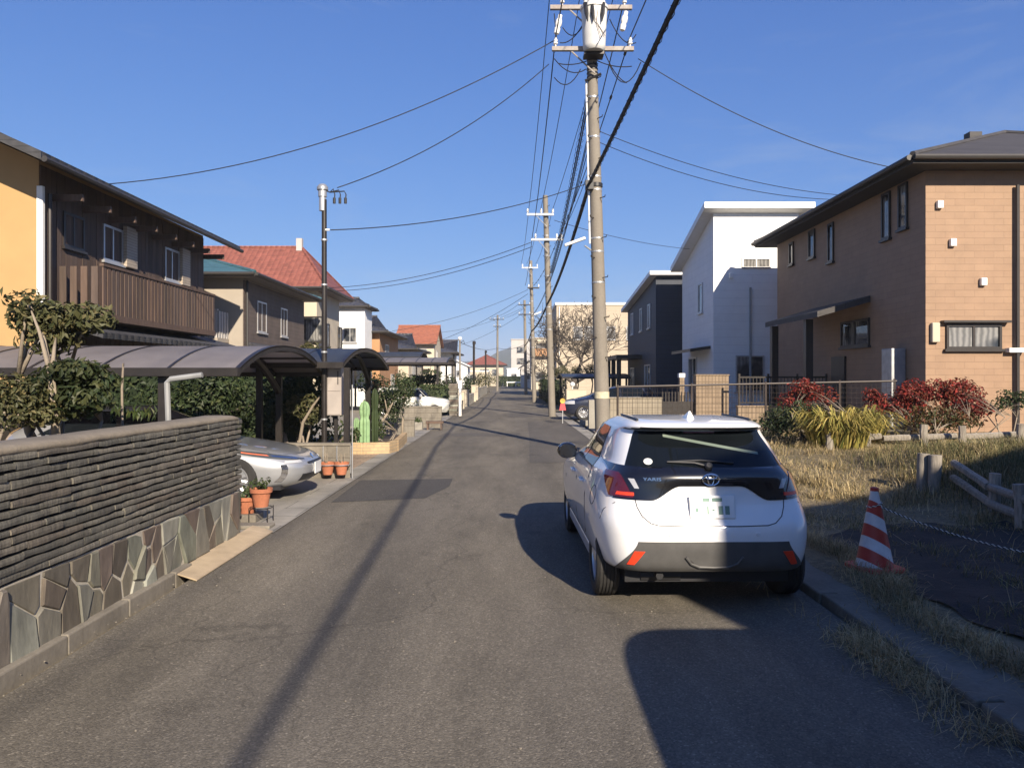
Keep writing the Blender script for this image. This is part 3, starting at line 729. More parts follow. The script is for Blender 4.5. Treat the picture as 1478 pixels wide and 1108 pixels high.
# silver saloon nosing out of the carport
tab = [(.17,.30,4.14,.72),(.22,.12,4.30,.80),(.30,.05,4.40,.835),(.38,.01,4.44,.852),(.46,.0,4.44,.86),(.52,.0,4.41,.862),(.58,.01,4.34,.862),(.64,.02,4.22,.86),(.69,.035,4.04,.857),
       (.74,.05,3.78,.85),(.79,.07,3.46,.84),(.84,.085,3.20,.822),(.89,.11,3.04,.80),(.94,.14,2.92,.765),(1.04,.32,2.72,.695),(1.13,.58,2.48,.65),(1.22,.95,2.22,.60),(1.30,1.3,1.98,.54),(1.315,1.4,1.9,.48)]
sedan, SS = generic_car('saloon_car', 'silver saloon car nosing out from under the curved carport behind the slate wall', (-7.33,11.4,.01), R(-90), tab, 3.9, 'silver_paint',
    [.85,3.50], .315, dict(z=(.94,1.26), rear=(.75,1.35), front=(3.05,2.15), pillars=[1.85], screen=(.95,1.27,.66,.46), back=(.94,1.22,.6,.42)),
    dict(head=(.535,.57,.46,4.15), tail=(.7,.8,.5,.3), grille=(.27,.37,.50), plate=.42), spokes=10)
for s in (-1,1):
    q = MB(); rows = []
    for k in range(5):
        v_ = k/4; row = []
        for i in range(13):
            u = i/12; zc = lerp(.735,.575,u**.8); hw = .006+.034*math.sin(math.pi*min(1,u*1.05))**.7; z = zc+hw*(2*v_-1)
            a0 = SS.sfy(3.42,z,s); a1 = SS.fx(s*.34,z); row.append(SS.S(lerp(a0,a1,u),z,.011))
        rows.append(row)
    q.grid(rows); q.build('headlamp_cover', M['lamp_glass'], sedan, smooth=True)
    q = MB()
    q.grid([[SS.S(lerp(SS.sfy(3.42,z,s),SS.fx(s*.34,z),u),z,.014) for u in linsp(.50,.86,8) for z in [lerp(.735,.575,u**.8)+dz]] for dz in (-.012,.010)]); q.build('lamp_strip', M['chrome'], sedan, smooth=True)
    q = MB(); q.grid([[SS.S(lerp(SS.sfy(3.42,z,s),SS.fx(s*.34,z),u),z,.0145) for u in linsp(.16,.46,8) for z in [lerp(.735,.575,u**.8)+dz]] for dz in (-.009,.009)]); q.build('turn_lamp', M['amber'], sedan, smooth=True)
    q = MB(); q.tube([SS.S(SS.sfy(y,z,s),z,.0008) for y,z in ((3.0,.86),(3.25,.80),(3.5,.765),(3.72,.725),(3.9,.69))]+[SS.S(SS.fx(s*x,(.652-.008*j)),(.652-.008*j),.0008) for j,x in enumerate((.66,.5,.3,.0))], .004, 6); q.build('bonnet_seam', M['blk_plastic'], sedan)
    q = MB(); q.grid([[SS.S(SS.fx(s*x,z),z,.012) for x in (.70,.66)] for z in linsp(.28,.52,6)]); q.build('fog_trim', M['chrome'], sedan, smooth=True)
q = MB(); q.grid([[SS.S(SS.fx(x,z),z,.009) for x in linsp(.36,-.36,9)] for z in (.50,.515,.53)]); q.build('upper_grille', M['blk_plastic'], sedan, smooth=True)
m = MB(); oc = SS.S(SS.fx(0,.575),.575,.010); m.lathe([(.05,0),(.055,.008),(.04,.014)],20,Matrix.Translation(oc)@Matrix.Rotation(R(-62),4,'X')); m.build('emblem', M['chrome'], sedan)

# cream box-shaped kei car and a dark blue wagon, further up the street
kei = [(.17,.16,3.28,.60),(.30,.04,3.36,.69),(.5,.0,3.4,.725),(.66,.0,3.38,.73),(.76,.01,3.25,.73),(.82,.02,2.95,.725),(.86,.03,2.62,.715),(.92,.05,2.45,.70),(1.05,.09,2.3,.67),(1.2,.15,2.1,.63),(1.27,.22,1.92,.59),(1.30,.35,1.75,.50)]
generic_car('box_car', 'small cream box-shaped car parked beyond the left block walls with its nose to the street', (-6.22,35.2,.01), R(-90), kei, 5.5, 'cream_paint', [.5,2.75], .27,
    dict(z=(.87,1.2), rear=(.35,.45), front=(2.35,2.0), pillars=[1.35], screen=(.88,1.23,.62,.54), back=(.9,1.2,.6,.52), painted=True), dict(head=(.60,.72,.45,3.18), tail=(.6,.8,.58,.15), grille=(.42,.52,.4)), zres=36)
nav = [(.17,.2,3.75,.68),(.3,.05,3.88,.78),(.5,0,3.95,.83),(.7,.02,3.9,.84),(.82,.04,3.65,.835),(.92,.06,3.15,.81),(1.0,.09,2.85,.775),(1.15,.2,2.5,.70),(1.3,.38,2.05,.63),(1.38,.6,1.7,.55),(1.40,.8,1.5,.46)]
generic_car('wagon_car', 'dark blue wagon in the driveway behind the concrete utility pole', (6.0,32.0,.01), R(90), nav, 4.6, 'navy_paint', [.65,3.1], .31,
    dict(z=(.96,1.3), rear=(.5,.7), front=(2.8,2.1), pillars=[1.6], screen=(.99,1.32,.68,.52), back=(1.0,1.3,.62,.5)), dict(head=(.66,.80,.42,3.45), tail=(.8,.95,.5,.3), grille=(.42,.56,.45)), zres=40)
# van behind the photographer: out of the frame, throws the rounded shadow on the road
vt = [(z*1.09,a,b+.0,c) for z,a,b,c in [(.2,.2,3.9,.66),(.35,.05,4.05,.74),(.6,0,4.1,.78),(.95,.02,4.05,.78),(1.05,.05,4.02,.77),(1.2,.08,3.95,.755),(1.45,.12,3.85,.73),(1.65,.17,3.72,.70),(1.76,.25,3.52,.66),(1.80,.4,3.3,.58)]]
generic_car('parked_van', 'silver van parked at the kerb behind the white hatchback', (2.54,-1.60,.0), R(0), vt, 5.0, 'silver_paint', [.7,3.25], .31,
    dict(z=(1.15,1.68), rear=(.3,.4), front=(3.3,2.95), pillars=[1.2,2.2], screen=(1.18,1.74,.68,.6), back=(1.18,1.74,.66,.58), painted=True), dict(head=(.75,.95,.5,3.85), tail=(.7,1.1,.62,.12), grille=(.5,.64,.45)), zres=40)
# --------------------------------------------------------- left garden wall
rng = random.Random(11)
M['slate'] = isl('slate courses', [(.095,.09,.074),(.13,.12,.098),(.075,.072,.062),(.115,.098,.078),(.16,.148,.122),(.088,.084,.07),(.105,.10,.085)], .85, 16, .7, (1,3.6,.45), .6)
M['flag'] = isl('crazy paving stone', [(.17,.172,.14),(.09,.075,.058),(.22,.225,.19),(.125,.092,.075),(.13,.112,.085),(.27,.265,.22),(.08,.066,.052),(.16,.14,.105),(.155,.165,.13),(.11,.094,.072)], .7, 9, .5, (1,1,.35), .4)
M['gap_dark'] = plain('dark joint', (.03,.027,.024), .9, .3)
M['mortar'] = weathered('mortar', (.50,.46,.38), (.24,.21,.16), amount=.7, scale=5)
WX = -2.96; WY0, WY1 = -7.0, 8.35
wall = empty('garden_wall', (WX,WY1,0), 'retaining wall of dark slate courses above crazy-paved stone, left of the road', 'wall')
def wb(m, *a):  # world -> local of the wall
    return m
off = Vector((WX,WY1,0))
def put(mb): mb.v = [(v[0]-off.x, v[1]-off.y, v[2]-off.z) for v in mb.v]; return mb
m = MB(); m.box(WX-.30,WY0,-.1,WX-.02,WY1-.02,1.29); put(m).build('core', M['gap_dark'], wall)
m = MB(); z = .53; nrow = 14; hrow = (1.29-.53)/nrow
for k in range(nrow):
    y = WY0; zz = z+k*hrow; prj = rng.uniform(.0,.02)
    while y < WY1:
        ln = rng.choice((rng.uniform(.15,.4),rng.uniform(.35,.95))); y2 = min(WY1, y+ln); 
        if WY1-y2 < .1: y2 = WY1
        d = prj*.25+rng.uniform(.0,.010); a, b, c2, d2 = [rng.uniform(-.006,.006) for _ in range(4)]
        wv = .007*mnoise.noise(Vector((y*.7,k*.35,3))); h1 = zz+.013+wv+rng.uniform(-.003,.004); h2 = zz+hrow-.0005+wv+rng.uniform(-.006,.003)
        # split faces: several facets along the length
        n = max(1,int((y2-y)/.09)); xs = [WX+.015+d+rng.uniform(-.0045,.0045) for _ in range(n+1)]
        zl = [h1+rng.uniform(-.004,.004) for _ in range(n+1)]; zh = [h2+rng.uniform(-.005,.004) for _ in range(n+1)]
        ys = [y+.003+(y2-y-.005)*i/n for i in range(n+1)]
        fr = []; 
        rows = [[(WX-.05,ys[i],zl[i]) for i in range(n+1)],[(xs[i],ys[i],zl[i]) for i in range(n+1)],[(xs[i]+.002,ys[i],(zl[i]*.5+zh[i]*.5)) for i in range(n+1)],[(xs[i]-.003,ys[i],zh[i]) for i in range(n+1)],[(WX-.05,ys[i],zh[i]) for i in range(n+1)]]
        base = len(m.v); m.grid(rows); nn = n+1
        m.f += [tuple(base+r*nn for r in range(4,-1,-1)), tuple(base+r*nn+n for r in range(5))]; m.m += [0,0]
        y = y2
    # returned end of the wall
    for (xa,xb_) in ((WX-.31,WX-.16),(WX-.16,WX-.045)):
        m.box(xa+.003,WY1-.05,zz+.006,xb_-.003,WY1+.015+rng.uniform(0,.03),zz+hrow-.005)
put(m).build('slate_course', M['slate'], wall)
# coping: worn rounded mortar bed
m = MB(); ys = linsp(WY0,WY1+.03,90); prof = [(-.33,1.285),(-.335,1.31),(-.31,1.335),(-.15,1.342),(-.03,1.338),(.018,1.325),(.026,1.30),(.012,1.284)]
m.grid([[(WX+px*1.0+.012*mnoise.noise(Vector((y*2.2,px*3,1))), y-(.05*((abs(px+.14)/.2)**4) if i==len(ys)-1 else 0), pz+.008*mnoise.noise(Vector((y*3,px*4,7)))-(.03 if i==len(ys)-1 else 0)) for px,pz in prof] for i,y in enumerate(ys)])
n0 = len(m.v)-len(prof); m.f.append(tuple(n0+i for i in range(len(prof)))); m.m.append(0)
M['coping'] = weathered('worn coping', (.235,.20,.15), (.12,.10,.075), amount=.7, scale=4, bump=.6)
put(m).build('coping', M['coping'], wall, smooth='all')
# crazy paving: Voronoi cells cut in the plane of the wall
def voronoi(seeds, box, sx=1.0):
    out = []
    for i,(ax,az) in enumerate(seeds):
        poly = [(box[0],box[1]),(box[2],box[1]),(box[2],box[3]),(box[0],box[3])]
        near = sorted(range(len(seeds)), key=lambda j: ((seeds[j][0]-ax)*sx)**2+(seeds[j][1]-az)**2)[1:18]
        for j in near:
            bx,bz = seeds[j]; mx,mz = (ax+bx)/2,(az+bz)/2; nx_,nz_ = (bx-ax)*sx*sx,(bz-az)
            new = []
            for k in range(len(poly)):
                p,q = poly[k],poly[(k+1)%len(poly)]
                dp = (p[0]-mx)*nx_+(p[1]-mz)*nz_; dq = (q[0]-mx)*nx_+(q[1]-mz)*nz_
                if dp <= 0: new.append(p)
                if dp*dq < 0: t_ = dp/(dp-dq); new.append((p[0]+(q[0]-p[0])*t_, p[1]+(q[1]-p[1])*t_))
            poly = new
            if len(poly) < 3: break
        if len(poly) >= 3: out.append(poly)
    return out
def inset(poly, d):
    n = len(poly); A = sum(poly[i][0]*poly[(i+1)%n][1]-poly[(i+1)%n][0]*poly[i][1] for i in range(n))/2
    if abs(A) < .004: return None
    s = 1 if A > 0 else -1; res = []
    cx = sum(p[0] for p in poly)/n; cz = sum(p[1] for p in poly)/n
    for p in poly:
        v = Vector((p[0]-cx,p[1]-cz)); L = v.length; res.append((cx+v.x*max(.2,(L-d)/L), cz+v.y*max(.2,(L-d)/L)))
    return res
seeds = []
m = MB(); m.box(WX-.018,WY0,.02,WX+.006,WY1-.03,.524); put(m).build('bedding', M['mortar'], wall)
while len(seeds) < 200:
    p = (rng.uniform(WY0,WY1), rng.uniform(.05,.54))
    if all(((p[0]-q[0])*1.5)**2+(p[1]-q[1])**2 >rng.choice((.12,.17,.22))**2 for q in seeds) : seeds.append(p)
    else:
        rng.random()
        if rng.random() < .0015: break
m = MB()
for poly in voronoi(seeds, (WY0,.055,WY1,.522), 1.5):
    poly = [(a+(.055*mnoise.noise(Vector((a*2.2,b*4,1)))+.10*(b-.3)*math.sin(a*2.3)+.02*mnoise.noise(Vector((a*9,b*9,4))) if WY0+.02<a<WY1-.02 else 0), b+(.035*mnoise.noise(Vector((a*3,b*4,6))) if .07<b<.50 else 0)) for a,b in poly]
    # shear a little so that the stones lean
    q = inset(poly, rng.uniform(.006,.014)); 
    if not q: continue
    if sum(q[i][0]*q[(i+1)%len(q)][1]-q[(i+1)%len(q)][0]*q[i][1] for i in range(len(q))) < 0: q = q[::-1]
    pr = rng.uniform(.012,.034); tx = rng.uniform(-.04,.04); tz = rng.uniform(-.05,.05); cy = sum(a for a,b in q)/len(q); cz = sum(b for a,b in q)/len(q)
    q2 = inset(q, .010) or q; n = len(q); 
    if len(q2)!=n: continue
    dx = lambda a,b: tx*(a-cy)+tz*(b-cz)
    vs = [(WX-.03,a,b) for a,b in q]+[(WX+pr-.010+dx(a,b),a,b) for a,b in q]+[(WX+pr+dx(a,b)+rng.uniform(-.003,.003),a,b) for a,b in q2]
    fs = [tuple(2*n+i for i in range(n))]+[(i,(i+1)%n,(i+1)%n+n,i+n) for i in range(n)]+[(i+n,(i+1)%n+n,(i+1)%n+2*n,i+2*n) for i in range(n)]
    m.add(vs, fs)
m.box(WX-.31,WY1-.06,.09,WX-.18,WY1+.022,.52); m.box(WX-.17,WY1-.06,.09,WX-.04,WY1+.03,.52)
put(m).build('stone_facing', M['flag'], wall)
# concrete plinth at its foot, cast in lengths
m = MB(); y = WY0
while y < 6.9:
    m.box(WX+.0,y+.004,-.1,WX+.075+rng.uniform(-.003,.003),min(6.95,y+.80)-.004,.070); y += .80
put(m).build('plinth', M['stain_conc'], wall, bevel=.012)
# ramp plate bridging the gutter to the forecourt
m = MB(); m.prism([(-2.955,6.66,.062),(-2.69,6.56,.018),(-2.69,6.56,.004),(-2.955,6.66,.050)], (.0,2.1,0)); rp = m.build('ramp_plate', plain('buff painted plate', (.42,.33,.22), .75, .15, 5, bump=.2), bevel=.004)
tag(rp, 'buff ramp plate leaning on the wall plinth over the gutter', 'ramp')
# raised planting bed behind the wall
m = MB(); m.box(-9.5,-7,-.2,WX-.31,8.1,.92); tag(m.build('ground', M['earth']), kind='structure')

# ---------------------------------------------------------------- foliage
def leafquad(mb, p, nrm, up, L, W):
    a = nrm.cross(up)
    if a.length < 1e-3: a = nrm.orthogonal()
    a.normalize(); d = a.cross(nrm).normalized()
    mb.add([p-d*L*.5, p+a*W*.5-d*L*.05+nrm*L*.08, p+d*L*.5-nrm*L*.10, p-a*W*.5-d*L*.05+nrm*L*.08], [(0,1,2,3)])
def leaves(mb, clumps, n, L, rng, aspect=.5, shell=.45, droop=.2):
    vol = [c[3]*c[4]*c[5] for c in clumps]; 
    for _ in range(n):
        c = rng.choices(clumps, vol)[0]
        while True:
            q = Vector((rng.uniform(-1,1),rng.uniform(-1,1),rng.uniform(-1,1)))
            l = q.length
            if .05 < l < 1: break
        r = shell+(1-shell)*rng.random()**.7; q = q/l
        wob = 1+.28*mnoise.noise(q*1.9+Vector((c[0],c[1],c[2])))
        p = Vector((c[0]+q.x*c[3]*r*wob, c[1]+q.y*c[4]*r*wob, c[2]+q.z*c[5]*r*wob))
        nr = (q*1.0+Vector((rng.gauss(0,.55),rng.gauss(0,.55),rng.gauss(0,.45)+.35))).normalized()
        up = Vector((rng.gauss(0,.6),rng.gauss(0,.6),rng.gauss(-droop,.7)))
        s = rng.uniform(.6,1.3)
        leafquad(mb, p, nr, up, L*s, L*s*aspect)
def clumps_in(c, r, n, rng, k=(.32,.5)):
    out = []
    for _ in range(n):
        while True:
            q = Vector((rng.uniform(-1,1),rng.uniform(-1,1),rng.uniform(-1,1)))
            if q.length < 1: break
        s = rng.uniform(*k)
        out.append((c[0]+q.x*r[0]*(1-s*.8), c[1]+q.y*r[1]*(1-s*.8), c[2]+q.z*r[2]*(1-s*.8), r[0]*s, r[1]*s, r[2]*s))
    return out
def tree(name, label, cat, base, c, r, nclump, nleaf, L, leaf, bark, rng, trunk_r=.06, stems=1, k=(.32,.5), group=None, aspect=.5, limbs=6):
    base = Vector(base); root = empty(name, base, label, cat, group); c = Vector(c)-base
    cl = clumps_in(c, r, nclump, rng, k)
    t_ = MB()
    for s_ in range(stems):
        b0 = Vector((rng.uniform(-.12,.12)*(stems>1), rng.uniform(-.12,.12)*(stems>1), -.08)); fork = c*.62+Vector((rng.uniform(-.15,.15),rng.uniform(-.15,.15),0))*stems
        mid = b0.lerp(fork,.5)+Vector((rng.uniform(-.06,.06),rng.uniform(-.06,.06),0))
        t_.tube([b0,mid,fork],[trunk_r,trunk_r*.8,trunk_r*.62],8)
        for q in rng.sample(cl, min(limbs,len(cl))):
            e = Vector(q[:3]); m1 = fork.lerp(e,.5)+Vector((0,0,.06))
            t_.tube([fork,m1,e],[trunk_r*.5,trunk_r*.32,trunk_r*.12],6)
    t_.build('trunk', M[bark], root, smooth='all')
    m = MB(); leaves(m, cl, nleaf, L, rng, aspect); m.build('crown', M[leaf], root, fix=False)
    return root
def hedge_block(name, label, cat, x0,y0,z0,x1,y1,z1, n, L, leaf, rng, group=None, rounded=.0):
    m = MB()
    for _ in range(n):
        f = rng.random(); q = [rng.random(),rng.random(),rng.random()]
        if rng.random() < .85:
            ax = rng.choices((0,1,2),((y1-y0)*(z1-z0),(x1-x0)*(z1-z0),(x1-x0)*(y1-y0)))[0]; q[ax] = rng.choice((0,1))+rng.uniform(-.06,.06)
            if ax==2: q[2] = 1+rng.uniform(-.08,.05)
        p = Vector((lerp(x0,x1,q[0]),lerp(y0,y1,q[1]),lerp(z0,z1,q[2])))
        p += Vector((1,1,1))*.05*mnoise.noise(p*2)
        nr = (Vector((q[0]-.5,q[1]-.5,q[2]-.3)).normalized()+Vector((rng.gauss(0,.5),rng.gauss(0,.5),rng.gauss(0,.5)))).normalized()
        s = rng.uniform(.6,1.3); leafquad(m, p, nr, Vector((rng.gauss(0,1),rng.gauss(0,1),rng.gauss(0,1))), L*s, L*s*.6)
    dx,dy=(x1-x0)*.1,(y1-y0)*.1; m.box(x0+dx,y0+dy,z0,x1-dx,y1-dy,z1-(z1-z0)*.08)
    o = m.build(name, M[leaf], fix=False); tag(o, label, cat, group); return o
# ---------------------------------------------------------------- houses
M['tile_dark'] = rooftile('dark roof tiles', (.06,.06,.068), .5)
M['tile_darky'] = rooftile('dark roof tiles along', (.065,.065,.07), .5, 'y')
M['tile_teal'] = rooftile('teal roof tiles', (.055,.13,.15), .45, 'y')
M['tile_red'] = rooftile('red roof tiles', (.235,.08,.056), .6)
M['tile_redx'] = rooftile('orange red roof tiles', (.34,.12,.065), .6, 'y')
M['slate_roof'] = tiled('slate roof', (.045,.042,.042), (.06,.056,.055), (.02,.02,.02), .45, .18, .006, .7)
M['w_yellow'] = plain('yellow render', (.42,.265,.115), .85, .06, 1.2, bump=.2, bscale=90)
M['w_cream'] = plain('cream render', (.50,.44,.34), .85, .06, 1.2, bump=.2, bscale=90)
M['w_beige'] = plain('beige render', (.33,.29,.24), .85, .07, 1.2, bump=.2, bscale=90)
M['w_orange'] = plain('orange render', (.40,.22,.11), .85, .08, 1.2, bump=.2, bscale=90)
M['w_grey'] = plain('grey render', (.42,.40,.38), .85, .06, 1.2, bump=.2, bscale=90)
M['w_brown'] = tiled('brown cladding', (.10,.078,.064), (.125,.095,.078), (.05,.04,.034), 3.0, .16, .006, .75, var=.35)
M['w_tile'] = tiled('tan wall tile', (.315,.202,.126), (.285,.18,.112), (.22,.145,.092), .45, .15, .004, .7, var=.22)
M['w_navy'] = tiled('navy siding', (.022,.030,.048), (.026,.034,.052), (.012,.016,.024), 3.0, .22, .008, .6, var=.2)
M['w_white'] = tiled('white siding', (.80,.80,.785), (.77,.77,.755), (.60,.60,.59), 3.0, .30, .004, .7, var=.10)
M['w_sand'] = tiled('sand siding', (.44,.37,.28), (.41,.345,.26), (.30,.25,.19), 1.8, .30, .006, .8, var=.1)
M['frame_dark'] = plain('dark window frame', (.035,.03,.028), .4, .1, metallic=.3)
M['frame_silver'] = plain('silver window frame', (.50,.50,.50), .35, .08, metallic=.5)
M['shutter'] = tiled('shutter slats', (.40,.34,.27), (.38,.32,.25), (.22,.18,.14), 4.0, .07, .008, .6)
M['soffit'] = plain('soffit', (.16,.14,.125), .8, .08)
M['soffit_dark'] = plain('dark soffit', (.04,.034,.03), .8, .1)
M['gutter_dark'] = plain('dark gutter', (.035,.032,.03), .5, .1)
def curtain_glass():
    t = NT('window glass'); v = t.obj()
    n = t.noise(v, .9, 2)
    wv = wallvec(t); sx = t.n('ShaderNodeSeparateXYZ'); t.l(wv, sx.inputs[0])
    fold = t.math('SINE', t.math('ADD', t.math('MULTIPLY', sx.outputs[0], 46.0), t.math('MULTIPLY', t.noise(wv, 3.0, 2), 6.0)))
    cur = t.ramp(t.math('ADD', t.math('MULTIPLY', fold, .5), .5), [(0,(.16,.155,.145)),(1,(.34,.33,.31))])
    k = t.mix(t.ramp(n,[(.46,(0,0,0)),(.54,(.75,.75,.75))]), (.03,.034,.04), cur)
    t.col(k); t.set(Roughness=.04, Specular_IOR_Level=.7); return t.m
M['pane'] = curtain_glass()
class House:
    def __init__(s, name, label, x0,x1,y0,y1,h, wall, cat='house', group=None):
        s.x0,s.x1,s.y0,s.y1,s.h = x0,x1,y0,y1,h; s.o = Vector((x0,y0,0)); s.root = empty(name, s.o, label, cat, group); s.wm = wall
    def rel(s, mb): mb.v = [(v[0]-s.o.x, v[1]-s.o.y, v[2]-s.o.z) for v in mb.v]; return mb
    def part(s, name, mb, mat, parent=None, **k): return s.rel(mb).build(name, mat, parent or s.root, **k)
    def gable(s, axis, rise, mat, ov=.6, oe=.6, t=.16, soffit=None):
        """walls with two gable ends, roof as one folded slab; axis of the ridge"""
        x0,x1,y0,y1,h = s.x0,s.x1,s.y0,s.y1,s.h; m = MB()
        if axis=='y':
            xm=(x0+x1)/2; sl=rise/(xm-x0)
            m.prism([(x0,y0,-.1),(x1,y0,-.1),(x1,y0,h),(xm,y0,h+rise),(x0,y0,h)], (0,y1-y0,0))
            r = MB(); e=h-sl*oe+.02; r.prism([(x0-oe,y0-ov,e),(xm,y0-ov,h+rise+.02),(x1+oe,y0-ov,e),(x1+oe,y0-ov,e+t),(xm,y0-ov,h+rise+t+.02),(x0-oe,y0-ov,e+t)], (0,y1-y0+2*ov,0))
            g = [((x0-oe-.06,y0-ov,e+.02),(x0-oe-.06,y1+ov,e+.02)),((x1+oe+.06,y0-ov,e+.02),(x1+oe+.06,y1+ov,e+.02))]
            c = MB(); c.tube([(xm,y0-ov-.03,h+rise+t+.03),(xm,y1+ov+.03,h+rise+t+.03)],.11,8)
        else:
            ym=(y0+y1)/2; sl=rise/(ym-y0)
            m.prism([(x0,y0,-.1),(x0,y1,-.1),(x0,y1,h),(x0,ym,h+rise),(x0,y0,h)], (x1-x0,0,0))
            r = MB(); e=h-sl*oe+.02; r.prism([(x0-ov,y0-oe,e),(x0-ov,ym,h+rise+.02),(x0-ov,y1+oe,e),(x0-ov,y1+oe,e+t),(x0-ov,ym,h+rise+t+.02),(x0-ov,y0-oe,e+t)], (x1-x0+2*ov,0,0))
            g = [((x0-ov,y0-oe-.06,e+.02),(x1+ov,y0-oe-.06,e+.02)),((x0-ov,y1+oe+.06,e+.02),(x1+ov,y1+oe+.06,e+.02))]
            c = MB(); c.tube([(x0-ov-.03,ym,h+rise+t+.03),(x1+ov+.03,ym,h+rise+t+.03)],.11,8)
        s.part('wall', m, s.wm); s.roof = s.part('roof', r, mat); s.part('ridge_cap', c, mat, s.roof)
        for a,b in g:
            q = MB(); q.tube([a,b],.06,8); s.part('eave_gutter', q, M['gutter_dark'], s.roof)
        return s
    def hip(s, rise, mat, o=.6, t=.18, ridge_in=None, axis='x', soffit='soffit'):
        x0,x1,y0,y1,h = s.x0,s.x1,s.y0,s.y1,s.h
        m = MB(); m.box(x0,y0,-.1,x1,y1,h); s.part('wall', m, s.wm)
        X0,X1,Y0,Y1 = x0-o,x1+o,y0-o,y1+o; z=h+t
        if axis=='x': k = ridge_in or (Y1-Y0)/2; a=(X0+k,(Y0+Y1)/2,z+rise); b=(X1-k,(Y0+Y1)/2,z+rise)
        else: k = ridge_in or (X1-X0)/2; a=((X0+X1)/2,Y0+k,z+rise); b=((X0+X1)/2,Y1-k,z+rise)
        r = MB(); vs=[(X0,Y0,z),(X1,Y0,z),(X1,Y1,z),(X0,Y1,z),a,b]
        if axis=='x': fs=[(0,1,5,4),(1,2,5),(2,3,4,5),(3,0,4)]
        else: fs=[(0,1,4),(1,2,5,4),(2,3,5),(3,0,4,5)]
        r.add(vs, fs+[(3,2,1,0)]); s.roof = s.part('roof', r, mat)
        f = MB(); f.box(X0+.01,Y0+.01,h+.003,X1-.01,Y1-.01,z-.003); s.part('soffit', f, M[soffit], s.roof)
        c = MB()
        for p,q in ((a,b),(vs[0],a),(vs[3] if axis=='x' else vs[1],a),(vs[1] if axis=='x' else vs[3],b),(vs[2],b)): c.tube([p,q],.075,6)
        s.part('ridge_cap', c, mat, s.roof)
        g = MB()
        for p,q in (((X0,Y0),(X1,Y0)),((X0,Y0),(X0,Y1)),((X1,Y0),(X1,Y1)),((X0,Y1),(X1,Y1))):
            dx = -.07 if p[0]==q[0]==X0 else .07 if p[0]==q[0]==X1 else 0; dy = -.07 if p[1]==q[1]==Y0 else .07 if p[1]==q[1]==Y1 else 0
            g.tube([(p[0]+dx,p[1]+dy,z-.07),(q[0]+dx,q[1]+dy,z-.07)],.065,8)
        s.part('eave_gutter', g, M['gutter_dark'], s.roof)
        return s
    def box(s, mat=None, parapet=.0, pm=None):
        m = MB(); m.box(s.x0,s.y0,-.1,s.x1,s.y1,s.h); s.part('wall', m, s.wm)
        r = MB(); r.box(s.x0-.12,s.y0-.12,s.h+.002,s.x1+.12,s.y1+.12,s.h+.22); s.roof = s.part('roof', r, mat or M['white_trim']); return s
    def shed(s, drop, mat, o=.45, t=.22):
        """single slope falling away along +y"""
        x0,x1,y0,y1,h = s.x0,s.x1,s.y0,s.y1,s.h; k=drop/(y1-y0)
        m = MB(); m.prism([(x0,y0,-.1),(x0,y1,-.1),(x0,y1,h-drop),(x0,y0,h)], (x1-x0,0,0)); s.part('wall', m, s.wm)
        r = MB(); r.prism([(x0-o,y0-o,h+k*o+.01),(x0-o,y1+o,h-drop-k*o+.01),(x0-o,y1+o,h-drop-k*o+t),(x0-o,y0-o,h+k*o+t)], (x1-x0+2*o,0,0)); s.roof = s.part('roof', r, mat); return s
    def face(s, f, a, z, d):
        if f=='S': return (a, s.y0-d, z)
        if f=='N': return (a, s.y1+d, z)
        if f=='W': return (s.x0-d, a, z)
        return (s.x1+d, a, z)
    def fbox(s, m, f, a0,a1,z0,z1,d0,d1):
        p = s.face(f,a0,z0,d0); q = s.face(f,a1,z1,d1)
        m.box(min(p[0],q[0]),min(p[1],q[1]),min(p[2],q[2]),max(p[0],q[0]),max(p[1],q[1]),max(p[2],q[2]))
    def window(s, f, a0,a1,z0,z1, frame='frame_dark', bars=1, hbar=0, pane='pane', sill=True, shutter=False):
        m = MB(); w_=.055
        s.fbox(m,f,a0,a0+w_,z0,z1,-.04,.05); s.fbox(m,f,a1-w_,a1,z0,z1,-.04,.05)
        s.fbox(m,f,a0+w_,a1-w_,z0,z0+w_,-.04,.05); s.fbox(m,f,a0+w_,a1-w_,z1-w_,z1,-.04,.05)
        for i in range(bars): c=lerp(a0,a1,(i+1)/(bars+1)); s.fbox(m,f,c-.025,c+.025,z0+w_,z1-w_,-.03,.04)
        for i in range(hbar): c=lerp(z0,z1,(i+1)/(hbar+1)); s.fbox(m,f,a0+w_,a1-w_,c-.02,c+.02,-.03,.038)
        q = s.part('window', m, M[frame])
        p = MB(); s.fbox(p,f,a0+.02,a1-.02,z0+.02,z1-.02,-.02,.012); s.part('pane', p, M[pane], q)
        if sill:
            p = MB(); s.fbox(p,f,a0-.05,a1+.05,z0-.06,z0-.002,-.03,.09); s.part('sill', p, M[frame], q)
        if shutter:
            p = MB(); s.fbox(p,f,a1+.02,a1+.55,z0-.03,z1+.12,-.02,.13); s.part('shutter_box', p, M['shutter'], q)
        return q
    def downpipe(s, f, a, z1, z0=0, mat='gutter_dark', d=.09):
        m = MB(); m.tube([s.face(f,a,z0,d),s.face(f,a,z1,d)],.042,8); s.part('downpipe', m, M[mat])
    def canopy(s, f, a0,a1,z,out,mat='slate_roof',t=.12, rise=.35):
        m = MB(); p0=s.face(f,a0,z+rise,0); p1=s.face(f,a0,z,out); p2=s.face(f,a0,z+t,out); p3=s.face(f,a0,z+rise+t,0); q=s.face(f,a1,z,0)
        d=Vector(q)-Vector(s.face(f,a0,z,0)); m.prism([p0,p1,p2,p3], d); return s.part('canopy', m, M[mat])
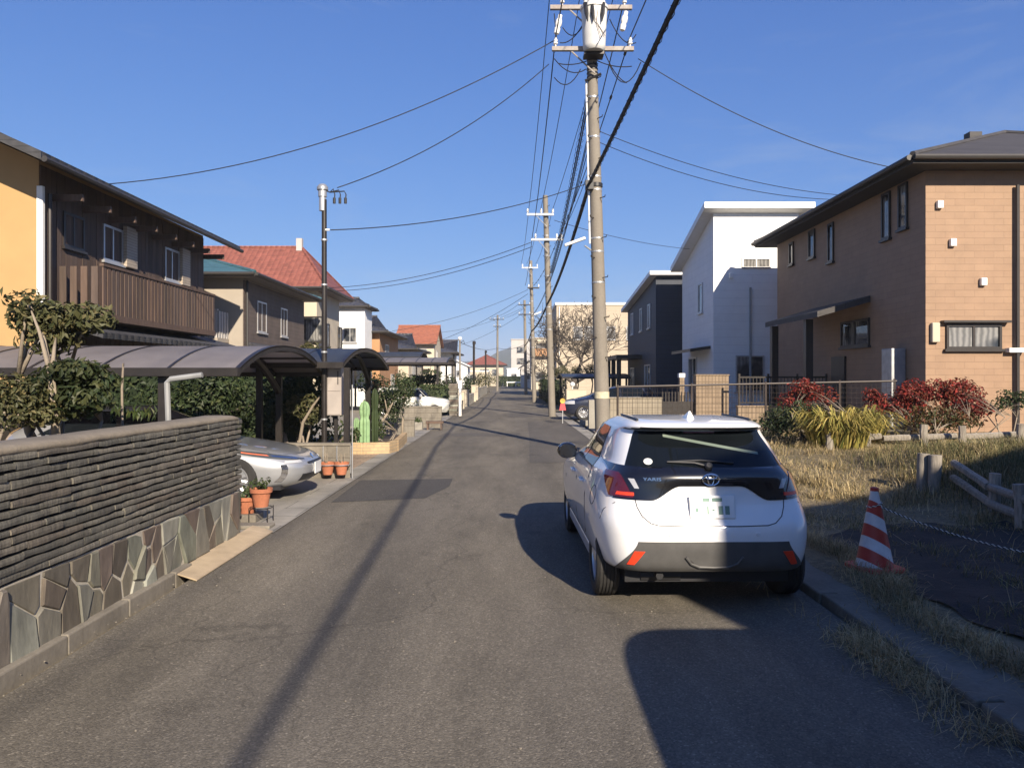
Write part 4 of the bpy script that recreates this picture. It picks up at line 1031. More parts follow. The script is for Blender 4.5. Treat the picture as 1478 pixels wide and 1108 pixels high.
    def balcony(s, f, a0,a1,z0,z1,out, mat, slats=0, floor=.14, slat_mat=None):
        m = MB(); s.fbox(m,f,a0,a1,z0,z0+floor,.0,out); q = s.part('balcony', m, M[mat])
        m = MB(); n = slats
        if n:
            for i in range(n):
                c=lerp(a0,a1,(i+.5)/n); wdt=(a1-a0)/n*.36; s.fbox(m,f,c-wdt,c+wdt,z0+floor+.003,z1-.06,out-.05,out-.02)
            s.fbox(m,f,a0,a1,z1-.057,z1,out-.09,out); 
            for k in range(4):
                d=out*(k+.3)/4.5
                s.fbox(m,f,a0,a0+.03,z0+floor+.003,z1-.06,d,d+.14); s.fbox(m,f,a1-.03,a1,z0+floor+.003,z1-.06,d,d+.14)
        else:
            s.fbox(m,f,a0,a1,z0+floor+.003,z1,out-.10,out); s.fbox(m,f,a0,a0+.1,z0+floor+.003,z1,.003,out-.103); s.fbox(m,f,a1-.1,a1,z0+floor+.003,z1,.003,out-.103)
        s.part('railing', m, M[slat_mat or mat], q); return q

rng = random.Random(3)
# yellow house with dark timber street side
h = House('timber_house', 'big two-storey house with a yellow end wall and dark timber street side', -17.4,-9.6,15.6,23.9,6.15, [M['w_yellow'],M['dark_wood']])
h.gable('y', 1.75, M['tile_darky'], ov=1.15, oe=.75, t=.17)
m = MB(); yy = 15.62
while yy < 23.88:                                   # dark vertical boards over the street side
    w_ = rng.uniform(.16,.22); m.box(-9.6,yy,.1,-9.6+.022+rng.uniform(0,.012),min(23.88,yy+w_-.008),6.06); yy += w_
h.part('timber_cladding', m, M['dark_wood'])
m = MB(); m.box(-9.62,15.56,0,-9.5,15.64,5.62); h.part('corner_board', m, M['white_trim'])
h.window('E',18.0,18.9,4.5,5.35,'frame_silver',1,shutter=True); h.window('E',21.2,22.1,4.45,5.35,'frame_silver',1,shutter=True); h.window('E',16.4,17.2,4.55,5.3,'frame_dark',1)
h.balcony('E',16.2,22.3,2.95,4.15,1.0,'dark_wood',34)
h.canopy('E',15.7,23.8,2.55,1.25,'tile_darky')
h.window('E',17.2,19.0,.8,2.2,'frame_silver',2); h.window('E',20.4,22.2,.3,2.2,'frame_silver',1); h.window('S',-12.6,-11.2,3.7,4.9,'frame_silver',1); h.window('S',-13.2,-11.6,1.0,2.2,'frame_silver',1)
for k in range(1,9):
    m = MB(); m.box(-9.6,14.9+k*1.12,5.42,-8.95,14.97+k*1.12,5.56); h.part('rafter_end', m, M['dark_wood'])
h.downpipe('E',15.75,5.5,0,'frame_dark',.14)
# beige house with teal roof
h = House('teal_roof_house', 'beige house under a low teal tiled roof between the timber house and the red roofs', -17.5,-9.8,28.0,36.2,5.35, M['w_beige'])
h.hip(1.5, M['tile_teal'], .65, .16)
m = MB(); m.box(-9.8,28.02,.05,-9.775,36.15,5.3); h.part('dark_sheet', m, M['w_brown'])  # dark sheet added over the sunlit street wall to put it in shade
h.balcony('S',-14.6,-10.3,3.0,4.15,1.1,'w_beige',26,slat_mat='w_grey'); h.window('S',-13.8,-11.2,3.25,5.0,'frame_dark',1); h.window('S',-14,-11.5,.4,2.3,'frame_silver',2)
h.window('E',29.5,30.6,3.5,4.7,'frame_silver',1); h.window('E',32.5,33.4,3.5,4.7,'frame_silver',1); h.window('E',30.2,32,.5,2.3,'frame_silver',1); h.canopy('E',28.5,35.5,2.6,.9,'tile_dark')
h.downpipe('E',28.2,5.3)
# red tiled house
h = House('red_roof_house', 'cream house with a broad red tiled roof rising behind the carports', -19,-9.75,38.4,43.4,6.05, M['w_cream'])
h.hip(2.45, M['tile_red'], .65, .18, ridge_in=2.1)
h.window('S',-11.2,-9.4,3.5,4.8,'frame_dark',1); h.window('S',-14.5,-12.5,3.4,4.9,'frame_dark',1); h.window('E',40,41,3.4,4.6,'frame_dark',1); h.window('E',43,44,3.4,4.6,'frame_dark',1); h.window('E',40.5,42.4,.6,2.2,'frame_dark',1)
h.balcony('S',-15,-10.2,2.7,3.6,1.0,'frame_dark',0); h.canopy('E',39,45.5,2.5,.8,'tile_red')
m = MB(); m.box(-11.4,40.6,8.2,-11.1,40.9,9.1); h.part('chimney', m, M['w_grey'], h.roof)
# orange-tan house, low dark-roofed house
h = House('tan_house', 'orange-tan walled house with dark hipped roof beyond the dark second carport', -13.5,-8.6,50,58,4.6, M['w_orange']); h.hip(1.3, M['tile_dark'], .6, .16)
h.window('S',-11.5,-9.8,2.9,4.0,'frame_silver',1); h.window('E',52,53.5,2.9,4.0,'frame_silver',1); h.window('E',54.5,56,.8,2.0,'frame_silver',1)
h = House('annex_house', 'narrow white rendered house end next to the red roof', -10.8,-9.0,47.0,49.4,6.0, M['white_wall']); h.hip(.6, M['tile_dark'], .3, .14); h.window('S',-10.3,-9.5,3.9,4.8,'frame_silver',1)
h = House('dark_roof_house', 'pale low house with a wide dark tiled roof left of the orange gable', -13,-8.2,61,70,3.9, M['w_cream']); h.hip(1.4, M['tile_dark'], .7, .16); h.window('S',-11,-9,1.4,2.9,'frame_silver',1); h.window('E',63,65,1.2,2.8,'frame_silver',1)
h = House('gable_house', 'cream house with a steep orange-red tiled roof on the left further up', -11.4,-7.7,76,83,5.2, M['w_cream']); h.gable('x', 1.7, M['tile_redx'], ov=.3, oe=.5, t=.16); h.window('S',-9.6,-8.4,3.4,4.6,'frame_silver',1); h.window('E',78,79.3,3.3,4.5,'frame_silver',1); h.balcony('S',-10,-8,2.6,3.3,.8,'w_cream')
h = House('grey_roof_house', 'white house with a grey hipped roof and tall dark windows on the left further up', -11,-7.0,88,97,4.5, M['white_wall']); h.hip(1.6, M['tile_dark'], .8, .16); h.window('E',89.2,90.4,.5,3.8,'frame_dark',0); h.window('E',91.5,92.7,.5,3.8,'frame_dark',0); h.window('E',94,95.2,.5,3.8,'frame_dark',0); h.window('S',-10,-8.2,2.4,3.8,'frame_silver',1)
h = House('white_house', 'small far white house with a low pale gable beside the street lamp', -13.0,-8.0,138,147,3.9, M['white_wall']); h.gable('y', 1.1, M['white_trim'], .5, .5, .14); h.window('S',-10.6,-9.2,2.0,3.1,'frame_silver',1)
h = House('far_red_house', 'far house with a spreading red hipped roof in the middle distance', -9.5,-1.9,168,176,4.4, M['w_cream']); h.hip(2.3, M['tile_red'], .8, .18); h.window('S',-7,-5,2.2,3.6,'frame_silver',1); h.window('S',-4.4,-3,2.2,3.6,'frame_silver',1)
h = House('plaster_house', 'low far white house with a flat roof left of the red hipped roof', -9.6,-4.6,150,157,2.9, M['w_cream']); h.box(); h.window('S',-8.6,-7,1.2,2.3,'frame_silver',1)
h = House('white_annex', 'low white box building right of the thin far pole', -1.0,1.6,160,166,3.5, M['white_wall']); h.box(); h.window('S',-.2,1,1.6,2.6,'frame_silver',1)
h = House('grey_block', 'tall flat-roofed grey building closing the end of the street', -.2,7.6,192,204,11.2, M['w_grey'], 'building'); h.box(M['w_grey'])
for z in (2.4,5.2,8.0):
    h.window('S',1.2,3.4,z,z+1.4,'frame_dark',1)
h.window('W',195,197,5,6.6,'frame_dark',0)
h = House('balcony_house', 'cream house with a rusty red balcony on the right far up the street', 2.9,7.5,116,126,7.6, M['w_cream']); h.box(M['w_beige']); h.balcony('S',2.9,7.0,5.0,6.1,1.0,'w_orange'); h.window('S',3.6,5.4,5.2,6.9,'frame_dark',1); h.window('S',3.5,5,1.2,2.6,'frame_dark',1); h.window('W',118,120,5,6.4,'frame_dark',1)
h = House('blue_gable_house', 'small far house with a dark gable roof at the bend of the road', 1.6,5.8,136,144,3.6, M['w_grey']); h.gable('y', 1.5, M['tile_darky'], .5, .5, .15); h.window('S',2.6,4.2,1.4,2.6,'frame_silver',1)

# right-hand side: brown tiled house
h = House('brown_tile_house', 'two-storey house with tan tiled sunny end and shaded street side, on the right', 9.52,19.5,17.7,27.6,6.50, M['w_tile'])
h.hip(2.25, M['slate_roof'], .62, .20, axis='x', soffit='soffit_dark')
wz = lambda py, Y: CH-(py-HZ)/F*Y
def wwin(px0,px1,py0,py1,**k):       # a window on the street side read off the photo
    y1=9.52*F/(px0-CX); y0=9.52*F/(px1-CX); ym=(y0+y1)/2
    h.window('W', y0, y1, wz(py1,ym), wz(py0,ym), **k)
wwin(1298,1311,265,330,bars=0,frame='frame_dark',pane='pane'); wwin(1274,1286,278,345,bars=0); wwin(1196,1204,322,378,bars=0); wwin(1168,1177,332,372,bars=0); wwin(1140,1146,350,382,bars=0)
wwin(1215,1256,462,500,bars=1)
h.window('S', 9.98,11.25,2.40,2.97,'frame_dark',1); 
m = MB(); h.fbox(m,'S',9.86,11.4,3.0,3.05,0,.16); h.part('window_hood', m, M['frame_dark'])
m = MB(); h.fbox(m,'S',9.62,9.80,2.55,3.0,.0,.11); h.part('meter_cover', m, M['w_cream'], bevel=.02)
m = MB(); h.fbox(m,'S',11.35,11.75,2.32,2.42,.0,.16); h.part('vent_cap', m, M['white_trim'])
for (a,z) in ((9.75,5.62),(10.05,4.75),(10.75,3.85)):
    m = MB(); h.fbox(m,'S',a,a+.14,z,z+.18,.0,.10); h.part('vent_hood', m, M['white_trim'], bevel=.02)
h.downpipe('S', 11.58, 6.15, .3, 'gutter_dark', .09); h.downpipe('S', 17.5, 6.15, .3)
cz0 = 3.25
m = MB(); m.prism([(9.5,20.4,3.75),(8.1,20.4,3.35),(8.1,20.4,3.5),(9.5,20.4,3.92)], (0,4.2,0)); h.part('porch_roof', m, M['slate_roof'])
for y_ in (21.5,24.3):
    m = MB(); m.box(8.22,y_,0,8.42,y_+.2,3.37); h.part('porch_post', m, M['frame_dark'])
m = MB(); h.fbox(m,'W',21.9,22.8,.3,2.35,0,.06); dr = h.part('door', m, M['frame_dark']); m = MB(); h.fbox(m,'W',22.62,22.67,1.1,1.5,.07,.11); h.part('handle', m, M['steel_grey'], dr)
for y in (18.9,19.25):
    pass
wh = MB(); wh.box(9.15,18.55,.55,9.5,19.05,2.45); wh.box(9.12,18.53,.55,9.15,19.07,.9); o_ = wh.build('water_heater', M['steel_grey'], bevel=.02); tag(o_, 'tall pale grey water heater standing against the brown house', 'water heater')
# roof furniture
m = MB(); m.box(13.1,22.0,8.1,13.45,22.3,8.78); h.part('roof_vent', m, M['slate_roof'], h.roof)
# white shed-roofed house, navy house
h = House('white_shed_house', 'tall white house with a single-slope roof between the navy and the brown house', 7.75,11.05,29.6,35.0,8.05, M['w_white']); h.shed(1.35, M['white_trim'], .45, .24)
h.window('S',8.85,9.95,5.95,6.35,'frame_silver',1,sill=False); h.window('S',8.6,9.7,1.2,2.6,'frame_silver',1); h.window('W',31.2,31.9,4.4,5.6,'frame_silver',0); h.window('W',32.2,33.6,1.0,2.6,'frame_silver',1); h.downpipe('S',9.15,5.2,0,'pipe_grey'); h.canopy('W',30,33.5,2.75,.8,'frame_dark',rise=.12)
m = MB(); h.fbox(m,'S',8.35,8.5,5.55,5.75,0,.10); h.part('vent_hood', m, M['white_trim'], bevel=.02)
h = House('navy_house', 'dark navy sided two-storey house behind the brown gate pillar', 6.85,14,36.6,45.5,6.55, M['w_navy']); h.shed(.9, M['white_trim'], .35, .2)
m = MB(); m.box(5.5,40.5,2.75,6.84,45.8,2.95); h.part('porch_roof', m, M['frame_dark']); 
for y in (41.0,43.2,45.4):
    m = MB(); m.box(5.6,y,0,5.82,y+.22,2.74); h.part('porch_post', m, M['frame_dark'])
h.window('W',38,38.7,4.2,5.4,'frame_silver',0); h.window('W',40.4,41.1,4.2,5.4,'frame_silver',0); h.window('W',38,39.6,.6,2.4,'frame_silver',1); h.window('W',43,44.2,.3,2.3,'frame_silver',1); h.window('W',43.4,44.1,4.2,5.4,'white_trim',0)
# sand-coloured building behind the bare tree
h = House('sand_building', 'long sand-coloured flat-roofed building behind the bare tree', 4.05,13.5,70,84,8.35, M['w_sand'], 'building'); h.box(M['white_trim'])
for x in (5.6,6.6,8.6,10.4): h.window('S',x,x+.8,5.2,6.4,'frame_silver',0)
h.window('W',72,73.4,5,6.4,'frame_silver',1); h.window('W',76,78,5,6.4,'frame_silver',1); h.downpipe('S',4.3,8.2,0,'white_trim')
# house behind the photographer, out of the frame: its shadow falls on the lot and the road
h = House('corner_house', 'two-storey house behind the camera on the right, turned to face the sun', 0,14,-8,0,5.96, M['w_beige'])
k_ = .17; m = MB(); m.prism([(0,-8,-.1),(14,-8,-.1),(14,-8,5.9+k_*14),(0,-8,5.9)], (0,8,0)); h.part('wall', m, M['w_beige'])
m = MB(); m.prism([(-.06,-8.3,5.9-k_*.06+.005),(14.4,-8.3,5.9+k_*14.4+.005),(14.4,-8.3,6.08+k_*14.4),(-.06,-8.3,6.08-k_*.06)], (0,8.36,0)); h.roof = h.part('roof', m, M['tile_dark'])
h.window('N',3,5,3.6,4.8,'frame_silver',1); h.window('N',8,10.4,3.6,4.8,'frame_silver',1); h.window('N',3,5.4,.5,2.2,'frame_silver',1); h.window('W',-5,-3.4,3.4,4.6,'frame_silver',1)
h.root.rotation_euler = (0,0,R(SUN_AZ)); h.root.location = Vector((4.62,-3.0,0))-Matrix.Rotation(R(SUN_AZ),3,'Z') @ Vector((0,8,0))
# ------------------------------------------------- planting behind the wall
rng = random.Random(21)
M['leaf_big'] = leafmat('broad leaves', [(.022,.04,.014),(.045,.06,.022),(.08,.085,.03),(.03,.05,.02)])
root = tree('garden_tree', 'pollarded tree with thick pale stems rising behind the slate wall', 'tree', (-3.95,6.7,.90), P(80,462,6.7), (.55,.45,.30), 9, 1900, .075, 'leaf_olive', 'bark', rng, .045, 3, (.35,.55), limbs=3)
tree('shrub', 'broad-leaved shrub behind the slate wall beside the pollarded stems', 'shrub', (-3.75,6.5,.90), P(100,560,6.5), (.50,.42,.28), 9, 2000, .08, 'leaf_big', 'bark', rng, .02, 3)
tree('shrub', 'dense dark shrub behind the slate wall at the left edge of the photo', 'shrub', (-4.25,6.3,.90), P(18,578,6.3), (.55,.42,.32), 11, 3000, .055, 'leaf_olive', 'bark', rng, .025, 3)
m = MB(); m.tube([P(177,603,7.3)-Vector((0,0,.4)),P(176,560,7.3),P(178,524,7.3)],[.012,.011,.009],8); tag(m.build('garden_stake', M['bark']), 'thin bamboo stake standing behind the wall coping', 'stake')
m = MB(); 
for k in range(60):
    p = P(rng.uniform(160,225),rng.uniform(598,606),7.5); a = rng.uniform(0,6.3); leafquad(m, p+Vector((0,0,rng.uniform(0,.09))), Vector((math.cos(a),math.sin(a),.5)).normalized(), Vector((0,0,1)), .10, .025)
tag(m.build('low_plant', M['leaf_mid'], fix=False), 'low spiky plant just showing over the wall coping', 'plant')

# ---------------------------------------------------------------- carports
def polycarb(name, c, tr):
    t = NT(name); v = t.obj(); t.col(t.ramp(t.noise(v,2,4),[(.3,sh(c,.85)),(.7,sh(c,1.12))])); t.set(Roughness=.42, Specular_IOR_Level=.5)
    tp = t.n('ShaderNodeBsdfTransparent'); tp.inputs[0].default_value=(.55,.5,.47,1); mx = t.n('ShaderNodeMixShader'); mx.inputs[0].default_value = tr
    tl = t.n('ShaderNodeBsdfTranslucent'); tl.inputs[0].default_value=(*sh(c,1.5),1); m2 = t.n('ShaderNodeMixShader'); m2.inputs[0].default_value=.35; t.l(t.b.outputs[0], m2.inputs[1]); t.l(tl.outputs[0], m2.inputs[2])
    t.l(m2.outputs[0], mx.inputs[1]); t.l(tp.outputs[0], mx.inputs[2]); t.l(mx.outputs[0], t.o.inputs[0]); return t.m
M['poly'] = polycarb('smoked polycarbonate', (.30,.275,.27), .2)
M['poly_dark'] = polycarb('dark polycarbonate', (.07,.08,.10), .12)
def carport(label, x0,x1,y1,y2,ze,zp,posts,poly='poly',bay=.95,group=None,zg=0, flat=False):
    o = Vector((x1,(y1+y2)/2,0)); root = empty('carport', o, label, 'carport', group)
    def arc(t): # t 0..1 from near eave to far eave
        y = lerp(y1,y2,t); return y, ze+(zp-ze)*(1-abs(2*t-1)**2.3)
    def L(mb): mb.v = [(v[0]-o.x,v[1]-o.y,v[2]) for v in mb.v]; return mb
    ts = linsp(0,1,21); m = MB()
    rows_t = [[(x,arc(t)[0],arc(t)[1]+.018) for t in ts] for x in (x0,x1)]; rows_b = [[(x,arc(t)[0],arc(t)[1]+.006) for t in ts] for x in (x1,x0)]
    m.grid(rows_t+rows_b+[rows_t[0]]); L(m).build('roof_panel', M[poly], root, smooth=True)
    n = max(2,round((x1-x0)/bay))
    for k in range(n+1):
        m = MB(); x = lerp(x0+.03,x1-.03,k/n); r_ = .030 if k in (0,n) else .018
        pts = [(x,)+arc(t) for t in ts]
        for a,b in zip(pts[:-1],pts[1:]):
            m.add([(a[0]-r_,a[1],a[2]-.055),(a[0]+r_,a[1],a[2]-.055),(a[0]+r_,a[1],a[2]+.030),(a[0]-r_,a[1],a[2]+.030),(b[0]-r_,b[1],b[2]-.055),(b[0]+r_,b[1],b[2]-.055),(b[0]+r_,b[1],b[2]+.030),(b[0]-r_,b[1],b[2]+.030)],
                  [(0,3,2,1),(4,5,6,7),(0,1,5,4),(1,2,6,5),(2,3,7,6),(3,0,4,7)])
        L(m).build('roof_rib', M['steel_dark'], root)
    for t in (.2,.38,.62,.8):
        m = MB(); y,z = arc(t); m.box(x0,y-.015,z-.035,x1,y+.015,z-.002); L(m).build('purlin', M['steel_dark'], root)
    for t,dy in ((0,-.05),(1,.05)):
        y,z = arc(t); m = MB(); m.box(x0,y+dy-.05,z-.07,x1+.01,y+dy+.05,z+.035); L(m).build('eave_beam', M['steel_dark'], root)
    for (x,y,cant) in posts:
        m = MB(); m.box(x-.05,y-.045,zg,x+.05,y+.045,ze-.06)
        if cant:
            s_ = 1 if cant > 0 else -1; pts=[]
            for t in linsp(0,1,9): pts.append((x, y+s_*t*abs(cant), ze-.35+(zp-ze+.28)*math.sin(t*math.pi/2)))
            m.tube(pts, [.06]*5+[.05,.045,.04,.035], 6)
        L(m).build('post', M['steel_dark'], root)
    return root
cp = carport('long curved carport with smoked panels over the silver saloon', -9.6,-3.42,9.65,14.0,1.83,2.20,[(-4.42,9.75,0),(-4.15,13.7,-1.9),(-8.6,9.75,0),(-8.6,13.7,-1.9)])
m = MB(); m.tube([P(243,608,9.5),P(241,552,9.5),P(246,547,9.5),P(292,541,9.5)],.035,8); o_ = m.build('drainpipe', M['pipe_grey'], cp); o_.data.transform(Matrix.Translation(-cp.location))
carport('dark carport with low arched roof behind the grey delivery cabinet', -4.6,-2.98,13.6,18.5,1.98,2.32,[(-2.92,13.6,0),(-3.45,18.5,-1.6),(-4.5,13.7,0),(-4.5,18.4,0)],'poly_dark')
carport('open lattice-roofed carport above the cream box-shaped car', -9.2,-3.1,37.0,42.5,2.45,2.75,[(-3.6,37.2,0),(-3.6,42.2,0),(-8.8,37.2,0),(-8.8,42.2,0)],'poly',.8)
carport('blue-grey carport roof in front of the orange-red gable', -9.6,-5.2,44.0,47.5,2.9,3.25,[(-5.5,44.2,0),(-5.5,47.2,0),(-9,44.2,0),(-9,47.2,0)],'poly_dark',1.1)
M['poly_blue'] = polycarb('blue polycarbonate', (.06,.09,.16), .1)
carport('blue carport roof behind the dark blue wagon', 2.7,6.4,41.5,46.5,1.75,1.95,[(2.9,41.7,0),(2.9,46.2,0),(6.2,41.7,0),(6.2,46.2,0)],'poly_blue')

# dark trees under and behind the carports
tree('tree', 'broad dark evergreen behind the silver saloon and the carport post', 'tree', (-6.3,16.0,0), (-6.35,16.0,1.15), (1.5,1.0,1.15), 16, 4200, .12, 'leaf_dark', 'bark_dark', rng, .08, 2)
tree('tree', 'dark evergreen with a pale leaning branch beside the grey delivery cabinet', 'tree', (-4.35,15.4,0), P(425,578,15.4), (.80,.6,.78), 12, 3000, .11, 'leaf_dark', 'bark', rng, .06, 2)
tree('shrub', 'olive-green leafy shrub glowing in the sun next to the delivery cabinet', 'shrub', (-3.95,14.5,0), P(447,585,14.4), (.40,.35,.42), 7, 520, .11, 'leaf_olive', 'bark', rng, .03, 2)
tree('tree', 'dark clipped tree behind the carport at the left, under its roof', 'tree', (-8.6,15.6,0), (-8.7,15.6,1.1), (1.3,.9,1.1), 12, 1800, .12, 'leaf_dark', 'bark_dark', rng, .08, 1)
tree('shrub', 'olive crown showing over the top of the arched carport', 'shrub', (-4.6,18.9,0), P(455,512,18.9), (.7,.5,.42), 7, 600, .12, 'leaf_olive', 'bark', rng, .05, 1)
hedge_block('hedge','tall dark hedge standing behind the long carport and the saloon','hedge',-9.4,16.9,0,-4.0,17.6,1.95,5200,.13,'leaf_dark',rng)
m = MB(); m.tube([P(432,640,14.1),P(437,610,14.1),P(452,585,14.1),P(462,572,14.1)],[.03,.028,.022,.012],8); tag(m.build('leaning_stem', M['bark']), 'pale bare stem leaning up from behind the low block wall', 'stem')
# low block wall with hanging pots
def blockwall(name, label, x0,x1,y0,y1,z0,z1,mat='stain_conc',cap=True,along='x'):
    root = empty(name, ((x0+x1)/2,(y0+y1)/2,0), label, 'wall'); o=root.location
    m = MB(); rows = max(1,round((z1-z0)/.2)); hr=(z1-z0)/rows
    for r_ in range(rows):
        a = (x0 if along=='x' else y0)-(.2 if r_%2 else 0)
        end = x1 if along=='x' else y1
        while a < end-.02:
            b = min(a+.4,end); a2 = max(a,(x0 if along=='x' else y0))
            if b-a2 > .03:
                if along=='x': m.box(a2+.003-o.x,y0-o.y,z0+r_*hr+.003,b-.003-o.x,y1-o.y,z0+(r_+1)*hr-.003)
                else: m.box(x0-o.x,a2+.003-o.y,z0+r_*hr+.003,x1-o.x,b-.003-o.y,z0+(r_+1)*hr-.003)
            a = b
    m.build('blockwork', M[mat], root, bevel=.004)
    m = MB(); m.box(x0+.012-o.x,y0+.012-o.y,z0,x1-.012-o.x,y1-.012-o.y,z1-.006); m.build('mortar', M['stain_conc'], root)
    if cap:
        m = MB(); m.box(x0-.015-o.x,y0-.02-o.y,z1,x1+.015-o.x,y1+.02-o.y,z1+.05); m.build('coping', M[mat], root, bevel=.008)
    return root
blockwall('block_wall', 'low stained concrete block wall carrying two hanging pots', -6.4,-2.80,13.30,13.44,-.05,.56)
def pot_mesh(r, h):
    m = MB(); m.lathe([(r*.62,0),(r*.86,h*.78),(r*1.0,h*.78),(r*1.03,h),(r*.92,h),(r*.88,h*.86),(.001,h*.86)], 24); return m
def potted(name, label, loc, r, h, n, L, leaf, tall=.12, group=None, cat='potted plant'):
    root = empty(name, loc, label, cat, group); pot_mesh(r,h).build('pot', M['terracotta'], root, smooth=True)
    m = MB(); m.lathe([(r*.9,h*.83),(r*.9,h*.875),(.001,h*.88)], 18); m.build('soil', M['soil'], root)
    if n:
        m = MB(); leaves(m, [(0,0,h+tall*.45,r*1.05,r*1.05,tall)], n, L, rng, .6, .2); m.build('plant', M[leaf], root, fix=False)
    return root
for px,lab in ((473,'terracotta pot hanging on the block wall, nearer the silver saloon'),(493,'terracotta pot hanging near the street end of the block wall')):
    c = P(px,676,13.12); rt = potted('hanging_pot', lab, (c.x,13.12,c.z-.10), .125,.21, 0,0,'leaf_mid')
    m = MB()
    for s_ in (-.12,.12): m.tube([(s_,.17,.0),(s_,.165,.45),(s_,.2,.5)],.008,6); m.tube([(s_,.17,.15),(s_*.9,.0,.165)],.008,6)
    m.tube([(0.13*math.cos(a),.13*math.sin(a),.165) for a in linsp(0,2*math.pi,20)],.008,5); m.build('hanger', M['steel_grey'], rt)
    m = MB(); 
    for k in range(5): a=rng.uniform(0,6.28); m.tube([(.04*math.cos(a),.04*math.sin(a),.18),(.07*math.cos(a),.07*math.sin(a),.36)],.004,4)
    m.build('dry_stem', M['bark'], rt)
# pots at the corner of the slate wall
for px,py,Y,r,h_,lab in ((357,739,9.35,.135,.20,'terracotta pot with a leafy plant tucked behind the end of the slate wall'),(377,741,9.2,.13,.22,'terracotta pot with a low plant on a thin stand at the forecourt edge')):
    c = P(px,py,Y); potted('flower_pot', lab, (c.x,Y,.20 if py>740 else .10), r,h_, 70,.06,'leaf_mid',.11)
st = MB()
c = P(377,741,9.2)
for dx,dy in ((-.11,-.11),(.11,-.11),(-.11,.11),(.11,.11)): st.tube([(c.x+dx,9.2+dy,.0),(c.x+dx,9.2+dy,.20)],.006,5)
st.tube([(c.x+.13*math.cos(a),9.2+.13*math.sin(a),.192) for a in linsp(0,2*math.pi,18)],.006,5); tag(st.build('pot_stand', M['steel_dark']), 'thin wire stand under the terracotta pot by the slate wall', 'pot stand')
m = MB(); c2 = P(357,739,9.35); m.box(c2.x-.15,9.2,.008,c2.x+.15,9.5,.098); tag(m.build('paving_block', M['stain_conc'], bevel=.008), 'small concrete block under the pot behind the slate wall', 'block')
m = MB(); c = P(372,762,8.98); m.box(c.x-.26,8.78,.009,c.x+.20,9.0,.05); tag(m.build('stepping_stone', M['stain_conc'], bevel=.01), 'thin stone slab on the forecourt below the terracotta pots', 'slab')

# private service pole, with hood and cable entry
sp = P(468,640,13.75); rt = empty('service_pole', (sp.x,13.75,0), 'slim dark steel service pole with a capped head beside the carport', 'pole')
zt = CH+(545-268)/F*13.75
m = MB(); m.tube([(0,0,0),(0,0,zt-.25)],[.052,.045],12); m.build('shaft', M['steel_dark'], rt, smooth=True)
m = MB(); m.lathe([(.035,-.42),(.06,-.42),(.06,-.18),(.075,-.17),(.075,-.06),(.10,-.05),(.10,.0),(.06,.05),(.001,.055)],18,Matrix.Translation((-.03,0,zt-.03))); m.build('pole_cap', M['steel_grey'], rt, smooth=True)
for k in range(3):
    m = MB(); x = .16+k*.10; m.tube([(.03,0,zt-.09),(.10,0,zt-.12),(x,0,zt-.06-.02*k),(x+.03,0,zt-.16),(x+.02,0,zt-.26)],.011,6); m.tube([(x+.02,0,zt-.22),(x+.02,0,zt-.32)],.026,8); m.build('cable_drop', M['cable'], rt)
m = MB(); zz = CH+(545-332)/F*13.75; m.tube([(0,-.02,zz),(.10,-.02,zz)],.02,6); m.build('hook', M['porcelain'], rt)
for z in (1.0,2.2,3.4,4.2):
    m = MB(); m.lathe([(.058,-.015),(.058,.015)],12,Matrix.Translation((0,0,z))); m.build('band', M['steel_grey'], rt)
# parcel cabinet on its post
c = P(484,568,13.9); rt = empty('parcel_cabinet', (c.x,13.9,0), 'tall pinkish-grey metal cabinet mounted between the carport posts', 'cabinet')
M['cab_grey'] = plain('cabinet grey', (.36,.32,.29), .5, .06)
m = MB(); m.box(-.13,-.10,1.06,.13,.12,1.92); m.build('cabinet_body', M['cab_grey'], rt, bevel=.012)
m = MB(); m.box(-.115,-.112,1.50,.115,-.1,1.90); m.build('door', M['cab_grey'], rt, bevel=.004); m = MB(); m.box(-.115,-.112,1.08,.115,-.1,1.485); m.build('door', M['cab_grey'], rt, bevel=.004)
m = MB(); m.box(.065,-.12,1.62,.08,-.113,1.86); m.build('handle', M['blk_plastic'], rt)
m = MB(); m.box(-.03,.03,0,.03,.09,1.06); m.build('post', M['steel_dark'], rt)
m = MB(); c = P(509,640,13.25); m.tube([(c.x,13.22,0),(c.x,13.22,1.62)],.010,8); tag(m.build('marker_post', M['steel_grey']), 'thin white pipe standing at the street end of the block wall', 'pipe')
c = P(485,610,13.7); m = MB(); m.box(c.x-.04,14.05,0,c.x+.05,14.13,1.06)
# planting bed with yellowish brick edging, green panel post
M['brick_y'] = tiled('buff brick edging', (.50,.36,.20), (.42,.30,.17), (.30,.25,.18), .21, .075, .008, .8)
bed = empty('planter', (-3.3,18.6,0), 'raised planting bed edged in buff brick beside the tiled forecourt', 'planter')
pts = [(-4.9,17.9),(-4.1,17.6),(-3.4,17.5),(-2.85,17.62),(-2.75,18.2),(-2.80,19.2),(-2.9,20.8)]
m = MB()
for a,b in zip(pts[:-1],pts[1:]):
    d = Vector((b[0]-a[0],b[1]-a[1],0)); m.cbox((((a[0]+b[0])/2)+3.3,((a[1]+b[1])/2)-18.6,.13),(d.length+.08,.12,.27),rz=math.atan2(d.y,d.x))
m.build('edging', M['brick_y'], bed)
m = MB(); m.prism([(p[0]+3.3,p[1]-18.6,.02) for p in pts]+[(-1.6,2.2,.02)], (0,0,.18)); m.build('soil', M['soil'], bed)
M['cactus'] = plain('pale cactus green', (.21,.34,.17), .6, .18, 9, bump=.2)
c = P(526,640,18.2); rt = empty('cactus', (c.x,18.2,.18), 'tall pale green columnar cactus in the brick-edged bed', 'cactus')
